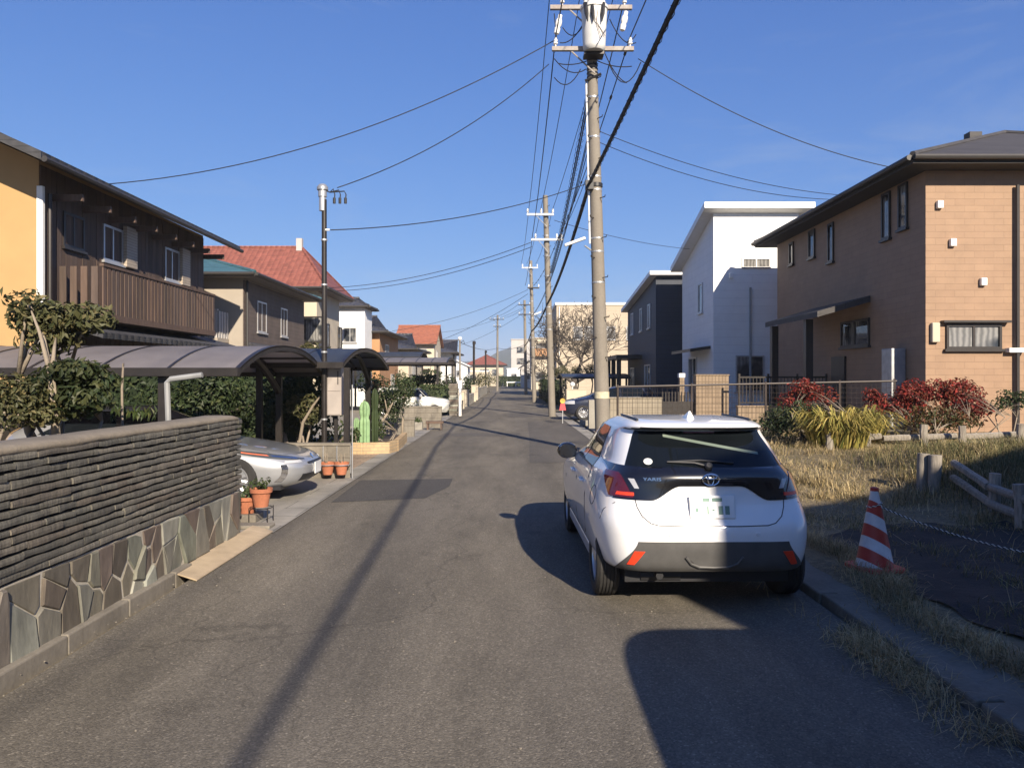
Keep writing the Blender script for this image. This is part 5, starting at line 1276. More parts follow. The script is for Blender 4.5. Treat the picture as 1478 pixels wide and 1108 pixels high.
def column(dx,dy,h,r,joint):
    m = MB(); rows = []
    for k in range(23):
        z = h*k/22; rr = r*(1-.0*z)*(1 if z < h*.8 else math.sqrt(max(.0,1-((z-h*.8)/(h*.2))**2)))*(1-.22*math.exp(-((z-joint)/.05)**2))
        rows.append([(dx+rr*(1+.22*math.cos(5*a))*math.cos(a), dy+rr*(1+.22*math.cos(5*a))*math.sin(a), z) for a in linsp(0,2*math.pi,31)])
    m.grid(rows); return m
column(0,0,1.02,.105,.62).build('stem', M['cactus'], rt, smooth='all'); column(-.20,.05,.62,.06,.3).build('stem', M['cactus'], rt, smooth='all'); column(.20,.25,1.32,.07,.8).build('stem', M['leaf_mid'], rt, smooth='all')
tree('tree', 'clipped garden tree with layered dark pads over the planting bed', 'tree', (-3.75,19.6,.15), P(556,572,19.4), (.95,.6,.85), 11, 2600, .085, 'leaf_dark', 'bark', rng, .05, 2, (.30,.42))
tree('tree', 'rounder sunlit clipped tree beside the street, left of the cream box car', 'tree', (-2.95,20.6,.15), P(581,556,20.6), (.42,.4,.55), 8, 900, .08, 'leaf_mid', 'bark', rng, .04, 1, (.42,.6))
tree('shrub', 'loose leafy shrub with thin upright stems in the planting bed', 'shrub', (-3.1,18.9,.15), P(546,615,18.9), (.33,.3,.45), 7, 380, .08, 'leaf_mid', 'bark', rng, .02, 4)
tree('shrub', 'spiky low green plant at the foot of the cactus', 'shrub', (-3.72,18.0,.15), P(512,630,18.0), (.25,.2,.28), 4, 220, .10, 'leaf_mid', 'bark', rng, .012, 3)
blockwall('block_wall', 'weathered block wall, low, between planting bed and planter boxes', -3.75,-2.87,22.6,22.75,-.05,.50)
blockwall('block_wall', 'taller dark-stained rendered wall in front of the cream box car', -4.4,-2.45,26.75,26.93,-.05,.70)
for i,(px,lab) in enumerate(((603,'pale concrete planter box before the dark-stained wall'),(627,'brown wooden planter bench before the dark-stained wall'))):
    c = P(px,612,25.6); m = MB()
    if i==0: m.box(c.x-.16,25.5,.01,c.x+.16,25.75,.27); tag(m.build('planter_box', M['concrete_lt'], bevel=.01), lab, 'planter'); 
    else:
        m.box(c.x-.28,25.5,.22,c.x+.3,25.75,.30); m.box(c.x-.25,25.52,.01,c.x-.19,25.73,.22); m.box(c.x+.2,25.52,.01,c.x+.26,25.73,.22); tag(m.build('planter_bench', M['dark_wood']), lab, 'bench')
c = P(603,603,25.6); m = MB(); leaves(m, [(c.x,25.6,.33,.17,.14,.12)], 160, .07, rng); tag(m.build('low_plant', M['leaf_mid'], fix=False), 'bright green plant in the pale planter box', 'plant')
tree('shrub', 'twiggy rose bush above the dark-stained wall', 'shrub', (-3.6,27.3,0), P(590,585,27.3), (.6,.35,.5), 6, 330, .07, 'leaf_mid', 'bark', rng, .015, 4)
# further up on the left: gateposts, hedges, walls
hedge_block('hedge', 'square clipped hedge behind the rough stone gatepost','hedge',-4.4,36.2,0,-2.95,38.2,1.35, 1500,.12,'leaf_mid',rng)
m = MB(); 
for k in range(14): m.cbox((-2.68+rng.uniform(-.03,.03),35.2,.06+k*.105),(.40+rng.uniform(-.05,.05),.4+rng.uniform(-.05,.05),.10))
tag(m.build('gatepost', M['flag'], bevel=.01), 'rough stacked-stone gatepost left of the street', 'gatepost')
m = MB(); m.box(-2.42,34.95,0,-2.30,35.07,1.62); m.box(-2.45,34.92,1.25,-2.27,35.10,1.6); tag(m.build('marker_post', M['white_trim'], bevel=.01), 'slim white post next to the stone gatepost', 'post')
for (x0,x1,y,z1,lab) in ((-3.0,-2.66,43,.95,'cream gatepost, broadest and nearest of the pale row up the left side'),(-2.95,-2.6,46.5,.95,'cream gatepost standing just behind the broad nearest one'),(-2.95,-2.62,56,1.15,'warm buff gatepost at mid-distance on the left'),(-2.95,-2.66,60,1.0,'small buff gatepost farthest up the pale row')):
    rt = empty('gatepost', ((x0+x1)/2,y,0), lab, 'gatepost', 'pale gateposts up the left side'); w_=(x1-x0)/2
    m = MB(); m.box(-w_,-.2,0,w_,.25,z1); m.build('pillar', M['w_cream'], rt, bevel=.015); m = MB(); m.box(-w_-.03,-.23,z1+.002,w_+.03,.28,z1+.06); m.build('cap', M['w_cream'], rt)
blockwall('block_wall', 'low wall running between the stone gatepost and the cream gateposts', -2.86,-2.70,37.5,42.4,-.05,.45,along='y')
blockwall('block_wall', 'far low wall continuing beyond the cream gateposts', -2.9,-2.74,47.5,55.4,-.05,.6,'concrete_lt',along='y')
blockwall('block_wall', 'farthest pale garden wall near the bend on the left', -2.95,-2.8,62,86,-.05,.8,'concrete_lt',along='y')
for (px,py,Y,r,lab,lf) in ((648,556,48,(.9,.8,.75),'dark rounded bush behind the square hedge','leaf_dark'),(624,545,44,(.9,.8,.5),'dark cloud-clipped pad under the lattice carport','leaf_dark'),(600,548,43,(.8,.7,.5),'dark cloud-clipped pad left of the lattice carport post','leaf_dark'),
        (677,556,58,(.8,.9,1.1),'dark evergreen bush rising behind the cream gateposts','leaf_dark'),(690,548,75,(1.1,1.2,1.0),'olive bush above the far left garden wall','leaf_olive'),(706,550,95,(1.3,1.5,1.2),'brownish bush far up on the left','leaf_olive'),(722,550,120,(1.4,1.5,1.5),'green bush near the bend on the left','leaf_mid')):
    c = P(px,py,Y); tree('bush', lab, 'bush', (c.x,Y,0), (c.x,Y,max(c.z,r[2]*.9)), r, 8, 700, .16, lf, 'bark_dark', rng, .05, 1, (.45,.65))
# ------------------------------------------------------------ utility poles
rng = random.Random(5)
def upole(label, x, y, h, lean, r0, r1, arms, lamp=None, transformer=None, name='utility_pole', detail=True, group=None):
    rt = empty(name, (x,y,0), label, 'utility pole', group)
    X = lambda z: lean*z/10.0
    m = MB(); m.tube([(X(z),0,z) for z in linsp(-.2,h,8)], [lerp(r0,r1,k/7) for k in range(8)], 20); m.build('shaft', M['pole_conc'], rt, smooth=True)
    for (z,xa,xb,mat,tops) in arms:
        m = MB(); m.box(xa,-.14-r1,z-.045,xb,-.05-r1,z+.045); 
        q = m.build('crossarm', M[mat], rt)
        m = MB(); m.tube([(X(z)+.05,-.1-r1,z-.55),(xa+(X(z)-xa)*.45,-.1-r1,z-.03)],.018,6); m.build('arm_brace', M[mat], q)
        for t in tops:
            m = MB(); Mx = Matrix.Translation((t,-.1-r1,z+.045)); m.lathe([(.018,0),(.018,.05),(.05,.06),(.055,.09),(.035,.11),(.05,.13),(.05,.15),(.03,.18),(.028,.21),(.001,.22)],12,Mx); m.build('insulator', M['porcelain'], q, smooth=True)
    if detail:
        m = MB(); s_=1; z=2.2
        while z < h-.4:
            r = lerp(r0,r1,z/h); a = R(-55) if s_>0 else R(-125)
            m.tube([(X(z)+r*.8*math.cos(a),r*.8*math.sin(a),z),(X(z)+(r+.16)*math.cos(a),(r+.16)*math.sin(a),z+.0),(X(z)+(r+.17)*math.cos(a),(r+.17)*math.sin(a),z+.04)],.011,6); z += .45; s_ = -s_
        m.build('step_bolt', M['steel_dark'], rt)
        m = MB()
        for z in (3.9,4.6,4.9,6.0,6.3,7.2,8.1):
            if z < h-.5: r=lerp(r0,r1,z/h)+.006; m.lathe([(r,-.018),(r,.018)],20,Matrix.Translation((X(z),0,z)))
        m.build('band', M['steel_grey'], rt)
    if lamp:
        z, ln, side = lamp
        r = lerp(r0,r1,z/h); m = MB(); m.tube([(X(z)+side*r,-.02,z-.1),(X(z)+side*(r+.15),-.06,z)],.02,8); q = m.build('lamp_bracket', M['steel_grey'], rt)
        m = MB(); m.cbox((X(z)+side*(r+.12+ln/2),-.08,z+.085),(ln,.10,.065),ry=R(20)*side); m.build('street_lamp', M['white_trim'], q, bevel=.02)
    return rt
PY = 17.5; zpx = lambda py, Y=PY: CH+(HZ-py)/F*Y
p1 = upole('nearest concrete utility pole carrying the grey transformer, behind the white hatchback', 2.08, PY, 12.4, -.29, .179, .092,
   [(zpx(17),-1.22,.62,'rust_arm',(-.95,.45)),(zpx(76),-1.18,.66,'rust_arm',(-1.1,.58)),(11.6,-1.2,.7,'rust_arm',(-1.1,-.3,.6))], lamp=(zpx(352)-.05,.50,-1))
XL = lambda z: -.029*z
zc = (zpx(8)+zpx(72))/2-.22; tx = XL(zc)+.02; ty = -.42
m = MB(); m.lathe([(.20,-.50),(.235,-.46),(.25,-.40),(.285,.36),(.285,.40),(.31,.41),(.31,.47),(.26,.52),(.001,.55)],28,Matrix.Translation((tx,ty,zc))); tr = m.build('transformer', plain('transformer grey', (.62,.62,.60), .45, .08, 4), p1, smooth=True)
m = MB()
for a in (-150,-95,-40):
    m.lathe([(.03,0),(.055,.03),(.03,.06),(.055,.09),(.03,.12),(.05,.15),(.02,.2)],12,Matrix.Translation((tx+.24*math.cos(R(a)),ty+.24*math.sin(R(a)),zc+.42)))
m.build('bushing', M['porcelain'], tr, smooth=True)
m = MB()
for dx in (-.22,-.07,.17): m.tube([(tx+dx,ty-.22,zc+.46),(tx+dx*.9,ty-.30,zc+.2),(tx+dx*.8,ty-.31,zc+.02)],[.05,.045,.01],8)
m.build('bushing_cover', M['blk_plastic'], tr)
m = MB(); m.box(tx-.22,ty-.02,zc-.56,tx+.22,-.1,zc-.49); m.build('bracket', M['steel_dark'], tr)
m = MB(); m.box(tx-.06,-.25,zc+.1,tx+.06,-.1,zc+.2); m.build('bracket', M['steel_dark'], tr)
m = MB(); m.tube([(tx+.05,ty-.28,zc+.3),(tx+.02,ty-.30,zc),(tx+.12,ty-.28,zc-.3)],.009,5); m.tube([(tx-.05,ty-.28,zc+.3),(tx+.0,ty-.31,zc+.05),(tx+.22,ty-.2,zc-.25)],.009,5); m.build('lead_wire', M['rust_arm'], tr)
for (px,py) in ((806,35),(901,30)):     # hanging cut-outs
    w_ = P(px,py,PY-.25)-Vector((2.08,PY,0)); m = MB(); m.lathe([(.03,-.24),(.06,-.22),(.07,-.1),(.05,-.08),(.075,-.02),(.07,.08),(.045,.12),(.05,.2)],12,Matrix.Translation(w_)@Matrix.Rotation(R(12),4,'Y')); m.build('cutout', M['porcelain'], p1, smooth=True)
m = MB()                                    # tangle of jumper wires
def hang(a, b, s_, r=.012, n=9):
    a,b = Vector(a),Vector(b); m.tube([a.lerp(b,t)-Vector((0,0,s_*4*t*(1-t))) for t in linsp(0,1,n)], r, 5)
loc = lambda px,py,Y=PY-.2: P(px,py,Y)-Vector((2.08,PY,0))
for a,b,s_ in (((800,85),(846,100),.18),((806,92),(848,88),.05),((800,112),(838,100),.25),((862,88),(912,96),.06),((880,95),(925,90),.42),((870,70),(905,120),.15),((812,40),(845,30),.25),((808,62),(840,38),.12),((800,20),(804,62),.02),((880,28),(918,62),.2),((905,60),(918,50),.05)):
    hang(loc(*a),loc(*b),s_)
m.build('jumper_wire', M['cable'], p1)
m = MB(); m.tube([(XL(z)-lerp(.179,.092,z/12.4)-.03,-.03,z) for z in linsp(zpx(352),zpx(118),6)],.022,8); m.build('conduit', M['porcelain'], p1)
m = MB(); r=.173; m.lathe([(r,-.075),(r,.075)],24,Matrix.Translation((XL(1.35),0,zpx(570)))); m.build('pole_tag', plain('yellowed tag', (.52,.47,.33), .6, .2, 20), p1)
m = MB(); m.lathe([(.142,-.05),(.16,-.04),(.16,.04),(.142,.05)],20,Matrix.Translation((XL(6.1),0,zpx(268)))); m.cbox((XL(6.1)-.16,-.17,zpx(270)),(.18,.14,.2)); m.build('cable_clamp', M['blk_plastic'], p1)
m = MB()
for z in linsp(zpx(112),zpx(95),4): m.lathe([(.13,-.015),(.13,.015)],16,Matrix.Translation((XL(z),0,z)))
m.tube([(XL(8.5)-.18,-.1,8.45),(XL(8.5)+.18,-.12,8.6)],.03,6); m.build('wire_bands', M['blk_plastic'], p1)
p2 = upole('second utility pole up the street, with a white-insulator crossarm at its top', 1.80, 34.5, 9.9, -.31, .165, .11,
   [(zpx(311,34.5),-1.14,.06,'steel_grey',(-1.1,-.5,.02)),(zpx(347,34.5),-.95,.48,'steel_grey',(-.75,.2,.4))], lamp=(4.55,.42,-1))
p3 = upole('third utility pole up the street, thinner against the sky', 1.60, 55, 10.1, -.26, .16, .11, [(zpx(387,55),-.9,.25,'steel_grey',(-.85,-.3,.2)),(zpx(416,55),-.5,.35,'steel_dark',(-.4,.3))])
p4 = upole('fourth utility pole beside the balcony house up the street', 1.45, 80, 9.8, -.15, .17, .12, [(9.3,-.8,.5,'steel_dark',(-.7,.4)),(8.3,-.8,.5,'steel_dark',(-.7,.4))], detail=False)
p5 = upole('utility pole left of the road end with a crowded crossarm', -1.92, 100, 9.9, .05, .17, .11, [(9.3,-1.0,.9,'steel_dark',(-.9,-.3,.3,.8)),(8.4,-.5,.5,'steel_dark',(-.4,.4))], detail=False)
p0 = upole('utility pole behind the camera by the corner house', 2.75, -14, 11.5, 0, .2, .15, [(10.1,-1.2,.7,'rust_arm',(-1.1,.6)),(9.2,-1.2,.7,'rust_arm',(-1.1,.6))], detail=False)
rt = empty('street_lamp', (-4.2,62,0), 'far pale lamp post with a round white head left of the street', 'street lamp')
m = MB(); m.tube([(0,0,0),(0,0,4.75)],[.09,.07],10); m.build('pole', M['pole_conc'], rt, smooth=True)
m = MB(); m.ball((0,0,4.9),(.17,.17,.17),2); m.build('lamp_head', M['white_trim'], rt, smooth='all')
m = MB(); m.tube([(0,0,4.5),(.3,0,4.75),(.36,0,4.5)],.03,6); m.build('bracket', M['steel_dark'], rt)
for (px,Y,zt,lab) in ((684,60,4.45,'thin dark service pole right of the far lamp post'),(701,85,4.6,'very thin dark pole in front of the far red roof'),(655,90,4.4,'far short pale pole left of the lamp post')):
    x=(px-CX)/F*Y; rt = empty('service_pole', (x,Y,0), lab, 'pole'); m = MB(); m.tube([(0,0,0),(0,0,zt)],.09,8); m.build('shaft', M['steel_dark'] if 'dark' in lab else M['pole_conc'], rt)
    m = MB(); m.lathe([(.13,-.1),(.13,.1),(.05,.16)],10,Matrix.Translation((.02,0,zt))); m.build('pole_cap', M['steel_dark'], rt)

# ------------------------------------------------------------------ cables
def wire(name, label, pts, sag, r, group=None, mat='cable', n=26, spiral=0, strands=1, lumps=0):
    m = MB(); pts=[Vector(p) for p in pts]
    if not hasattr(sag,'__len__'): sag=[sag]*(len(pts)-1)
    path=[]
    for (a,b,s_) in zip(pts[:-1],pts[1:],sag):
        seg=[a.lerp(b,t)-Vector((0,0,s_*4*t*(1-t))) for t in linsp(0,1,n)]; path += seg if not path else seg[1:]
    if strands==1: m.tube(path, r, 6)
    else:
        for k in range(strands):
            o=Vector((math.cos(2.1*k)*r*1.5,0,math.sin(2.1*k)*r*1.5)); m.tube([p+o for p in path], r, 6)
    if spiral:
        L=0; cum=[0]
        for a,b in zip(path[:-1],path[1:]): L+=(b-a).length; cum.append(L)
        sp_=[]; k=0; step=.05; s_=0
        while s_<L:
            while cum[k+1]<s_: k+=1
            p=path[k].lerp(path[k+1],(s_-cum[k])/(cum[k+1]-cum[k])); a=2*math.pi*s_/.34
            sp_.append(p+Vector((math.cos(a)*spiral,0,math.sin(a)*spiral-spiral*.3))); s_+=step
        m.tube(sp_, .006, 4)
    if lumps:
        for i in range(2,len(path)-1,3):
            d=(path[i+1]-path[i]).normalized(); m.tube([path[i]-d*.07,path[i]+d*.07], r*2.4, 6)
    o = m.build(name, M[mat], smooth='all'); tag(o, label, 'cable', group); return o
W1 = lambda px,py,Y=PY: P(px,py,Y)
bx = Vector((1.74,PY-.2,zpx(268)))
wire('cable_bundle','thick twisted cable bundle from the black clamp on the nearest pole over the camera', [bx, (1.90,8.7,zpx(0,8.85)), (3.05,-14,6.5)], [.02,.12], .015, strands=3, spiral=.042, n=30)
wire('cable_bundle','thick cable bundle falling from the nearest pole clamp to the second pole', [bx, P(791,437,34.4), P(767,478,54.8), P(758,498,79.8)], [.25,.2,.2], .02, strands=3, n=24, lumps=1)
g='power wires strung pole to pole'
za=zpx(17)+.26
hv='high power wires running pole to pole down the street on the crossarm insulators'
for xa,px2,px3 in ((-1.1,763,752),(-.3,780,760),(.6,797,773)):
    wire('power_wire', hv, [(2.75+xa,-14.1,11.7),(2.08+xa,PY-.27,11.85),P(px2,304,34.3),P(px3,381,54.8)], [.3,.35,.35], .011, g)
lv='lower power wires between the lower crossarms of the street poles'
for xa,px2,px3 in ((-1.1,768,758),(.58,806,770)):
    wire('power_wire', lv, [(2.75+xa,-14.1,9.45),(2.08+xa,PY-.27,zpx(72)+.2),P(px2,343,34.3),P(px3,412,54.8)], [.3,.3,.3], .014, g, lumps=(xa>0))
wire('power_wire','wire running from the upper crossarm over the camera to the pole behind', [(2.75+.5,-14.1,10.3),(2.08+.45,PY-.27,zpx(17)+.2),P(812,343,34.3)], [.3,.35], .014, g)
wire('spiral_cable','cable in a spiral hanger just left of the nearest pole top', [(1.86,PY-.15,zpx(95)), P(795,395,34.3)], [.35], .018, spiral=.085, strands=2)
wire('telephone_cable','pair of thinner cables slung below the spiral cable', [(1.90,PY-.15,zpx(150)), P(794,405,34.3), P(768,455,54.8)], [.3,.2], .012, strands=2)
wire('telephone_cable','thin cable from the middle of the nearest pole down to the second pole', [(1.93,PY-.1,zpx(215)), P(800,352,34.3)], [.3], .009)
wire('service_wire','black service wire sweeping left from the transformer to the timber house eave', [W1(803,57), (-8.90,16.9,5.99)], [.62], .011)
wire('service_wire','service wire from the lower crossarm to the head of the slim service pole', [W1(792,93), P(487,271,13.7)], [.30], .010)
wire('service_wire','low service wire from the pole clamp to the hook halfway up the slim service pole', [W1(850,264), P(477,332,13.65)], [.22], .010)
wire('service_wire','service wire from the lower crossarm to the near roof corner of the brown tiled house', [W1(921,85), (8.88,17.9,6.62)], [.32], .010)
wire('service_wire','upper of two faint wires running to the middle of the brown tiled house', [W1(866,190), (8.88,20.6,6.62)], [.25], .008)
wire('service_wire','lower of two faint wires running to the middle of the brown tiled house', [W1(866,206), (8.88,21.0,6.6)], [.30], .008)
wire('service_wire','thin wire crossing behind the nearest pole to the white shed-roofed house', [P(800,318,27), (7.7,33,7.25)], [.15], .009)
for (a,b,lab) in (((766,350,34.4),(-9.05,38.2,6.2),'upper wire from the second pole to the red-roofed house'),((768,356,34.4),(-9.05,39.6,6.2),'lower wire from the second pole to the red-roofed house'),((762,418,54.8),(-8.1,52,4.9),'wire from the third pole to the orange-tan house'),((762,424,54.8),(-7.6,65,4.4),'wire from the third pole to the low dark-roofed house'),((753,445,79.8),(-7.2,79,6.4),'wire from the fourth pole to the orange-red gabled house'),((755,452,79.8),(-7,92,5.4),'wire from the fourth pole to the grey-roofed white house')):
    wire('service_wire', lab, [P(*a), b], [.4], .014)
for dx in (-.9,.8):
    wire('power_wire', 'far power wires crossing from the fourth pole to the pole left of the road end', [(1.4+dx*.6,79.8,9.5),(-1.9+dx,99.8,9.5)], [.3], .016, g)
wire('telephone_cable','far black cable sagging from the fourth pole over the street to the lamp post', [(1.4,79.8,5.2),(-1.9,100,5.6),(-4.2,62,4.6)], [.3,.4], .022)

# --------------------------------------------- right-hand walls and fences
rng = random.Random(9)
M['rib_tile'] = tiled('ribbed tan wall tile', (.27,.20,.135), (.225,.165,.11), (.12,.09,.06), .105, .23, .012, .8, offset=0, var=.25)
M['rib_conc'] = tiled('ribbed pale wall', (.28,.24,.18), (.25,.215,.16), (.15,.13,.10), .10, .24, .008, .85, offset=0, var=.3)
def wallbox(name,label,x0,y0,z0,x1,y1,z1,mat,cap=None,cat='wall',capmat=None):
    rt = empty(name, ((x0+x1)/2,(y0+y1)/2,0), label, cat); o=rt.location; m = MB(); m.box(x0-o.x,y0-o.y,z0,x1-o.x,y1-o.y,z1); m.build('wall_body', M[mat], rt, bevel=.01)
    if cap: m = MB(); m.box(x0-.02-o.x,y0-.02-o.y,z1+.001,x1+.02-o.x,y1+.02-o.y,z1+cap); m.build('coping', M[capmat or mat], rt, bevel=.01)
    return rt
wallbox('gate_wall','low ribbed concrete wall behind the parked white hatchback',3.05,24.0,-.05,4.68,24.2,1.08,'rib_conc',.05)
wallbox('gate_pillar','broad ribbed tan gate pillar in front of the white house',5.72,23.9,-.05,6.74,24.3,1.80,'rib_tile',.05,'gate pillar')
wallbox('gate_pillar','plain narrow concrete pillar by the gutter left of the nearest utility pole',2.62,26.2,-.05,3.02,26.55,.98,'concrete_lt',.0,'gate pillar')
wallbox('lamp_pillar','slim tan pillar with a white lamp box, left of the broad gate pillar',5.30,24.3,-.05,5.45,24.5,1.74,'rib_tile',.14,'pillar','white_trim')
wallbox('garden_wall','low ribbed tan wall under the dark railings of the white house',6.76,23.0,-.05,9.5,23.2,.86,'rib_tile',.05)
rt = empty('folding_gate',(5.2,24.1,0),'dark folding gate between the concrete wall and the broad gate pillar','gate')
m = MB()
for k in range(11): m.box(-.50+k*.1,-.02,.05,-.465+k*.1,.02,1.30)
m.build('gate_bars', M['steel_dark'], rt); m = MB(); m.box(-.52,-.03,.08,.54,-.021,1.0); m.build('gate_panel', M['steel_dark'], rt)
rt = empty('railing',(8.1,23.1,.91),'dark metal railings on top of the low ribbed tan wall','railing')
m = MB(); m.box(-1.3,-.02,.06,1.35,.02,.10); m.box(-1.3,-.02,.82,1.35,.02,.87)
for k in range(26): m.box(-1.28+k*.104,-.01,.10,-1.26+k*.104,.01,.82)
m.build('bars', M['steel_dark'], rt); m = MB()
for k in range(4): m.box(-1.3+k*.87,-.03,0,-1.25+k*.87,.03,.95)
m.build('post', M['steel_dark'], rt)
rt = empty('mesh_fence',(6.0,18.2,0),'brown steel mesh fence along the back of the weedy lot','fence')
zb = .48; zt_ = 1.60
def zr(x): return lerp(1.52,1.66,(x-2.3)/6.7)
m = MB(); m.tube([(-3.55,0,zr(2.45)),(3.1,0,zr(9.1))],.024,8); m.build('rail', M['steel_brown'], rt)
for x in (2.5,4.25,6.0,7.75,9.05):
    m = MB(); m.tube([(x-6,0,.3),(x-6,0,zr(x)+.05)],.026,8); m.build('post', M['steel_brown'], rt)
m = MB()
for k in range(56): x=-3.5+k*.118; m.tube([(x,.03,zb+.06),(x,.03,zr(x+6)-.03)],.0035,4,False)
for k in range(9): z=zb+.08+k*.118; m.tube([(-3.5,.03,z),(3.05,.03,z)],.0035,4,False)
m.build('mesh_panel', M['steel_brown'], rt)
wallbox('footing','low weathered kerb wall under the brown mesh fence',2.5,18.1,-.05,9.2,18.3,.50,'stain_conc')
# oddments by the dark wagon
wallbox('garden_wall','pale low wall with a globe lamp beyond the dark wagon',2.75,38.8,-.05,3.75,39.0,1.12,'w_cream',.04)
m = MB(); m.tube([(3.06,38.9,1.16),(3.06,38.9,1.28)],.03,8); m.ball((3.06,38.9,1.40),.13,2); tag(m.build('globe_lamp', M['white_trim'], smooth='all'),'white globe lamp on the pale low wall','lamp')
rt = empty('safety_board',(1.93,29.3,0),'small brightly painted roadside safety board beside the dark wagon','sign')
m = MB(); m.box(-.012,0,0,.012,.02,.62); m.build('post', M['steel_grey'], rt); m = MB(); m.lathe([(.10,0),(.10,.02)],18,Matrix.Translation((0,0,.86))@Matrix.Rotation(R(90),4,'X')); m.build('board', plain('yellow board',(.65,.42,.08),.5),rt); m = MB(); m.prism([(-.13,-.002,.5),(.13,-.002,.5),(.08,-.002,.76),(-.08,-.002,.76)],(0,.02,0)); m.build('board', plain('red board',(.5,.07,.08),.5),rt)
m = MB(); m.box(2.45,27.6,.015,2.75,27.85,.21); m.box(2.47,27.4,.015,2.62,27.55,.12); tag(m.build('concrete_block', M['concrete_lt'], bevel=.01),'loose pale concrete blocks in the driveway beside the plain pillar','block')
for (px,py,Y,r,lab) in ((812,537,48,(.55,.5,.55),'leftmost of three rounded clipped bushes before the sand-coloured building'),(832,537,50,(.5,.5,.5),'middle one of three rounded clipped bushes before the sand-coloured building'),(853,535,49,(.55,.5,.55),'rightmost of three rounded clipped bushes before the sand-coloured building'),
     (792,552,46,(.5,.7,.9),'dark bush at the road edge behind the second pole')):
    c=P(px,py,Y); rt = tree('clipped_bush', lab,'bush',(c.x,Y,0),c,r,5,1100,.09,'leaf_olive' if 'clip' in lab else 'leaf_dark','bark_dark',rng,.06,1,(.75,.95),'clipped bushes by the blue carport' if 'clip' in lab else None)
hedge_block('hedge','long shaded hedge along the right road edge beyond the second pole','hedge',2.4,48,0,3.4,68,1.5,2600,.16,'leaf_dark',rng)
hedge_block('hedge','dark hedge closing the far end of the street','hedge',-2.6,153,0,7,155,1.9,2200,.3,'leaf_dark',rng)
rt = empty('guard_fence',(1.5,151.5,0),'pale guard fence across the bend at the road end','fence'); m = MB(); m.box(-2.6,0,.75,4.5,.06,.95); m.build('rail', M['white_trim'], rt)
for k in range(5): m = MB(); m.box(-2.5+k*1.7,.06,0,-2.38+k*1.7,.16,1.0); m.build('post', M['white_trim'], rt)

# bare tree
def branch(mb, p, d, L, r, depth, rng):
    n=4; pts=[p]; rr=[r]; q=p.copy(); dd=d.copy()
    for i in range(n):
        dd=(dd+Vector((rng.gauss(0,.16),rng.gauss(0,.16),rng.gauss(.03,.10)))).normalized(); q=q+dd*L/n; pts.append(q.copy()); rr.append(r*(1-.42*(i+1)/n))
    mb.tube(pts, [max(q_,.014) for q_ in rr], 6 if depth<3 else 4, False)
    if depth>=6: return
    k = 3 if depth in (0,1,2) else 2
    for j in range(k+(rng.random()<.35)):
        t=rng.randint(2,n); a=Vector((rng.gauss(0,.62),rng.gauss(0,.62),rng.gauss(.16,.35))); nd=(dd*.85+a).normalized()
        branch(mb, pts[t], nd, L*rng.uniform(.68,.9), rr[t]*.72, depth+1, rng)
rt = empty('bare_tree',(4.5,56,0),'leafless wide-branching tree in front of the sand-coloured building','tree')
r2=random.Random(12); m=MB(); m.tube([(0,0,-.1),(.05,0,.9),(.02,.0,1.6)],[.24,.2,.18],10)
branch(m, Vector((.02,0,1.5)), Vector((-.45,0,1)).normalized(), 1.75, .15, 0, r2); branch(m, Vector((.02,0,1.5)), Vector((.4,.1,1)).normalized(), 1.8, .16, 0, r2); branch(m, Vector((.02,0,1.3)), Vector((.75,-.2,.5)).normalized(), 1.8, .12, 1, r2); branch(m, Vector((.02,0,1.3)), Vector((-.8,-.2,.5)).normalized(), 1.7, .12, 1, r2)
m.build('trunk', M['bark_dark'], rt, smooth='all')
# -------------------------------------------------------- the weedy lot
rng = random.Random(31)
def on(x,y,d=0): return Vector((x,y,lot_h(x,y)+d))
# traffic cones and rope
t = NT('cone stripes'); sx = t.n('ShaderNodeSeparateXYZ'); t.l(t.obj(), sx.inputs[0])
sv = t.math('ADD', t.math('MULTIPLY', sx.outputs[2], 4.55), t.math('MULTIPLY', sx.outputs[0], 2.7))
fr = t.math('FRACT', t.math('ADD', sv, .93)); msk = t.math('GREATER_THAN', fr, .52)
gr = t.noise(t.obj(), 9, 5, .7)
a_ = t.ramp(gr,[(.3,(.36,.035,.025)),(.7,(.52,.065,.045))]); b_ = t.ramp(gr,[(.3,(.52,.52,.53)),(.7,(.74,.74,.75))])
top = t.math('GREATER_THAN', sx.outputs[2], .672)
t.col(t.mix(t.math('MULTIPLY', msk, t.math('SUBTRACT',1.0,top)), a_, b_)); t.set(Roughness=.4); M['cone_stripe'] = t.m
def cone(label, x, y, group):
    rt = empty('traffic_cone', on(x,y,.02), label, 'traffic cone', group, R(12))
    m = MB(); m.lathe([(.155,.035),(.150,.05),(.033,.66),(.035,.665),(.035,.70),(.022,.705),(.001,.705)],32); m.build('cone_body', M['cone_stripe'], rt, smooth=True)
    m = MB(); 
    m.prism([(-.19,-.14,0),(-.14,-.19,0),(.14,-.19,0),(.19,-.14,0),(.19,.14,0),(.14,.19,0),(-.14,.19,0),(-.19,.14,0)],(0,0,.036)); m.build('base', M['cone_red'], rt, bevel=.006); return rt
cx_, cy_ = 3.12, 6.62
c1 = cone('red and white spiral-striped traffic cone with a rope tied round its top', cx_, cy_, None)
c2_ = cone('traffic cone holding the other end of the rope, outside the frame', 4.75, 4.55, None)
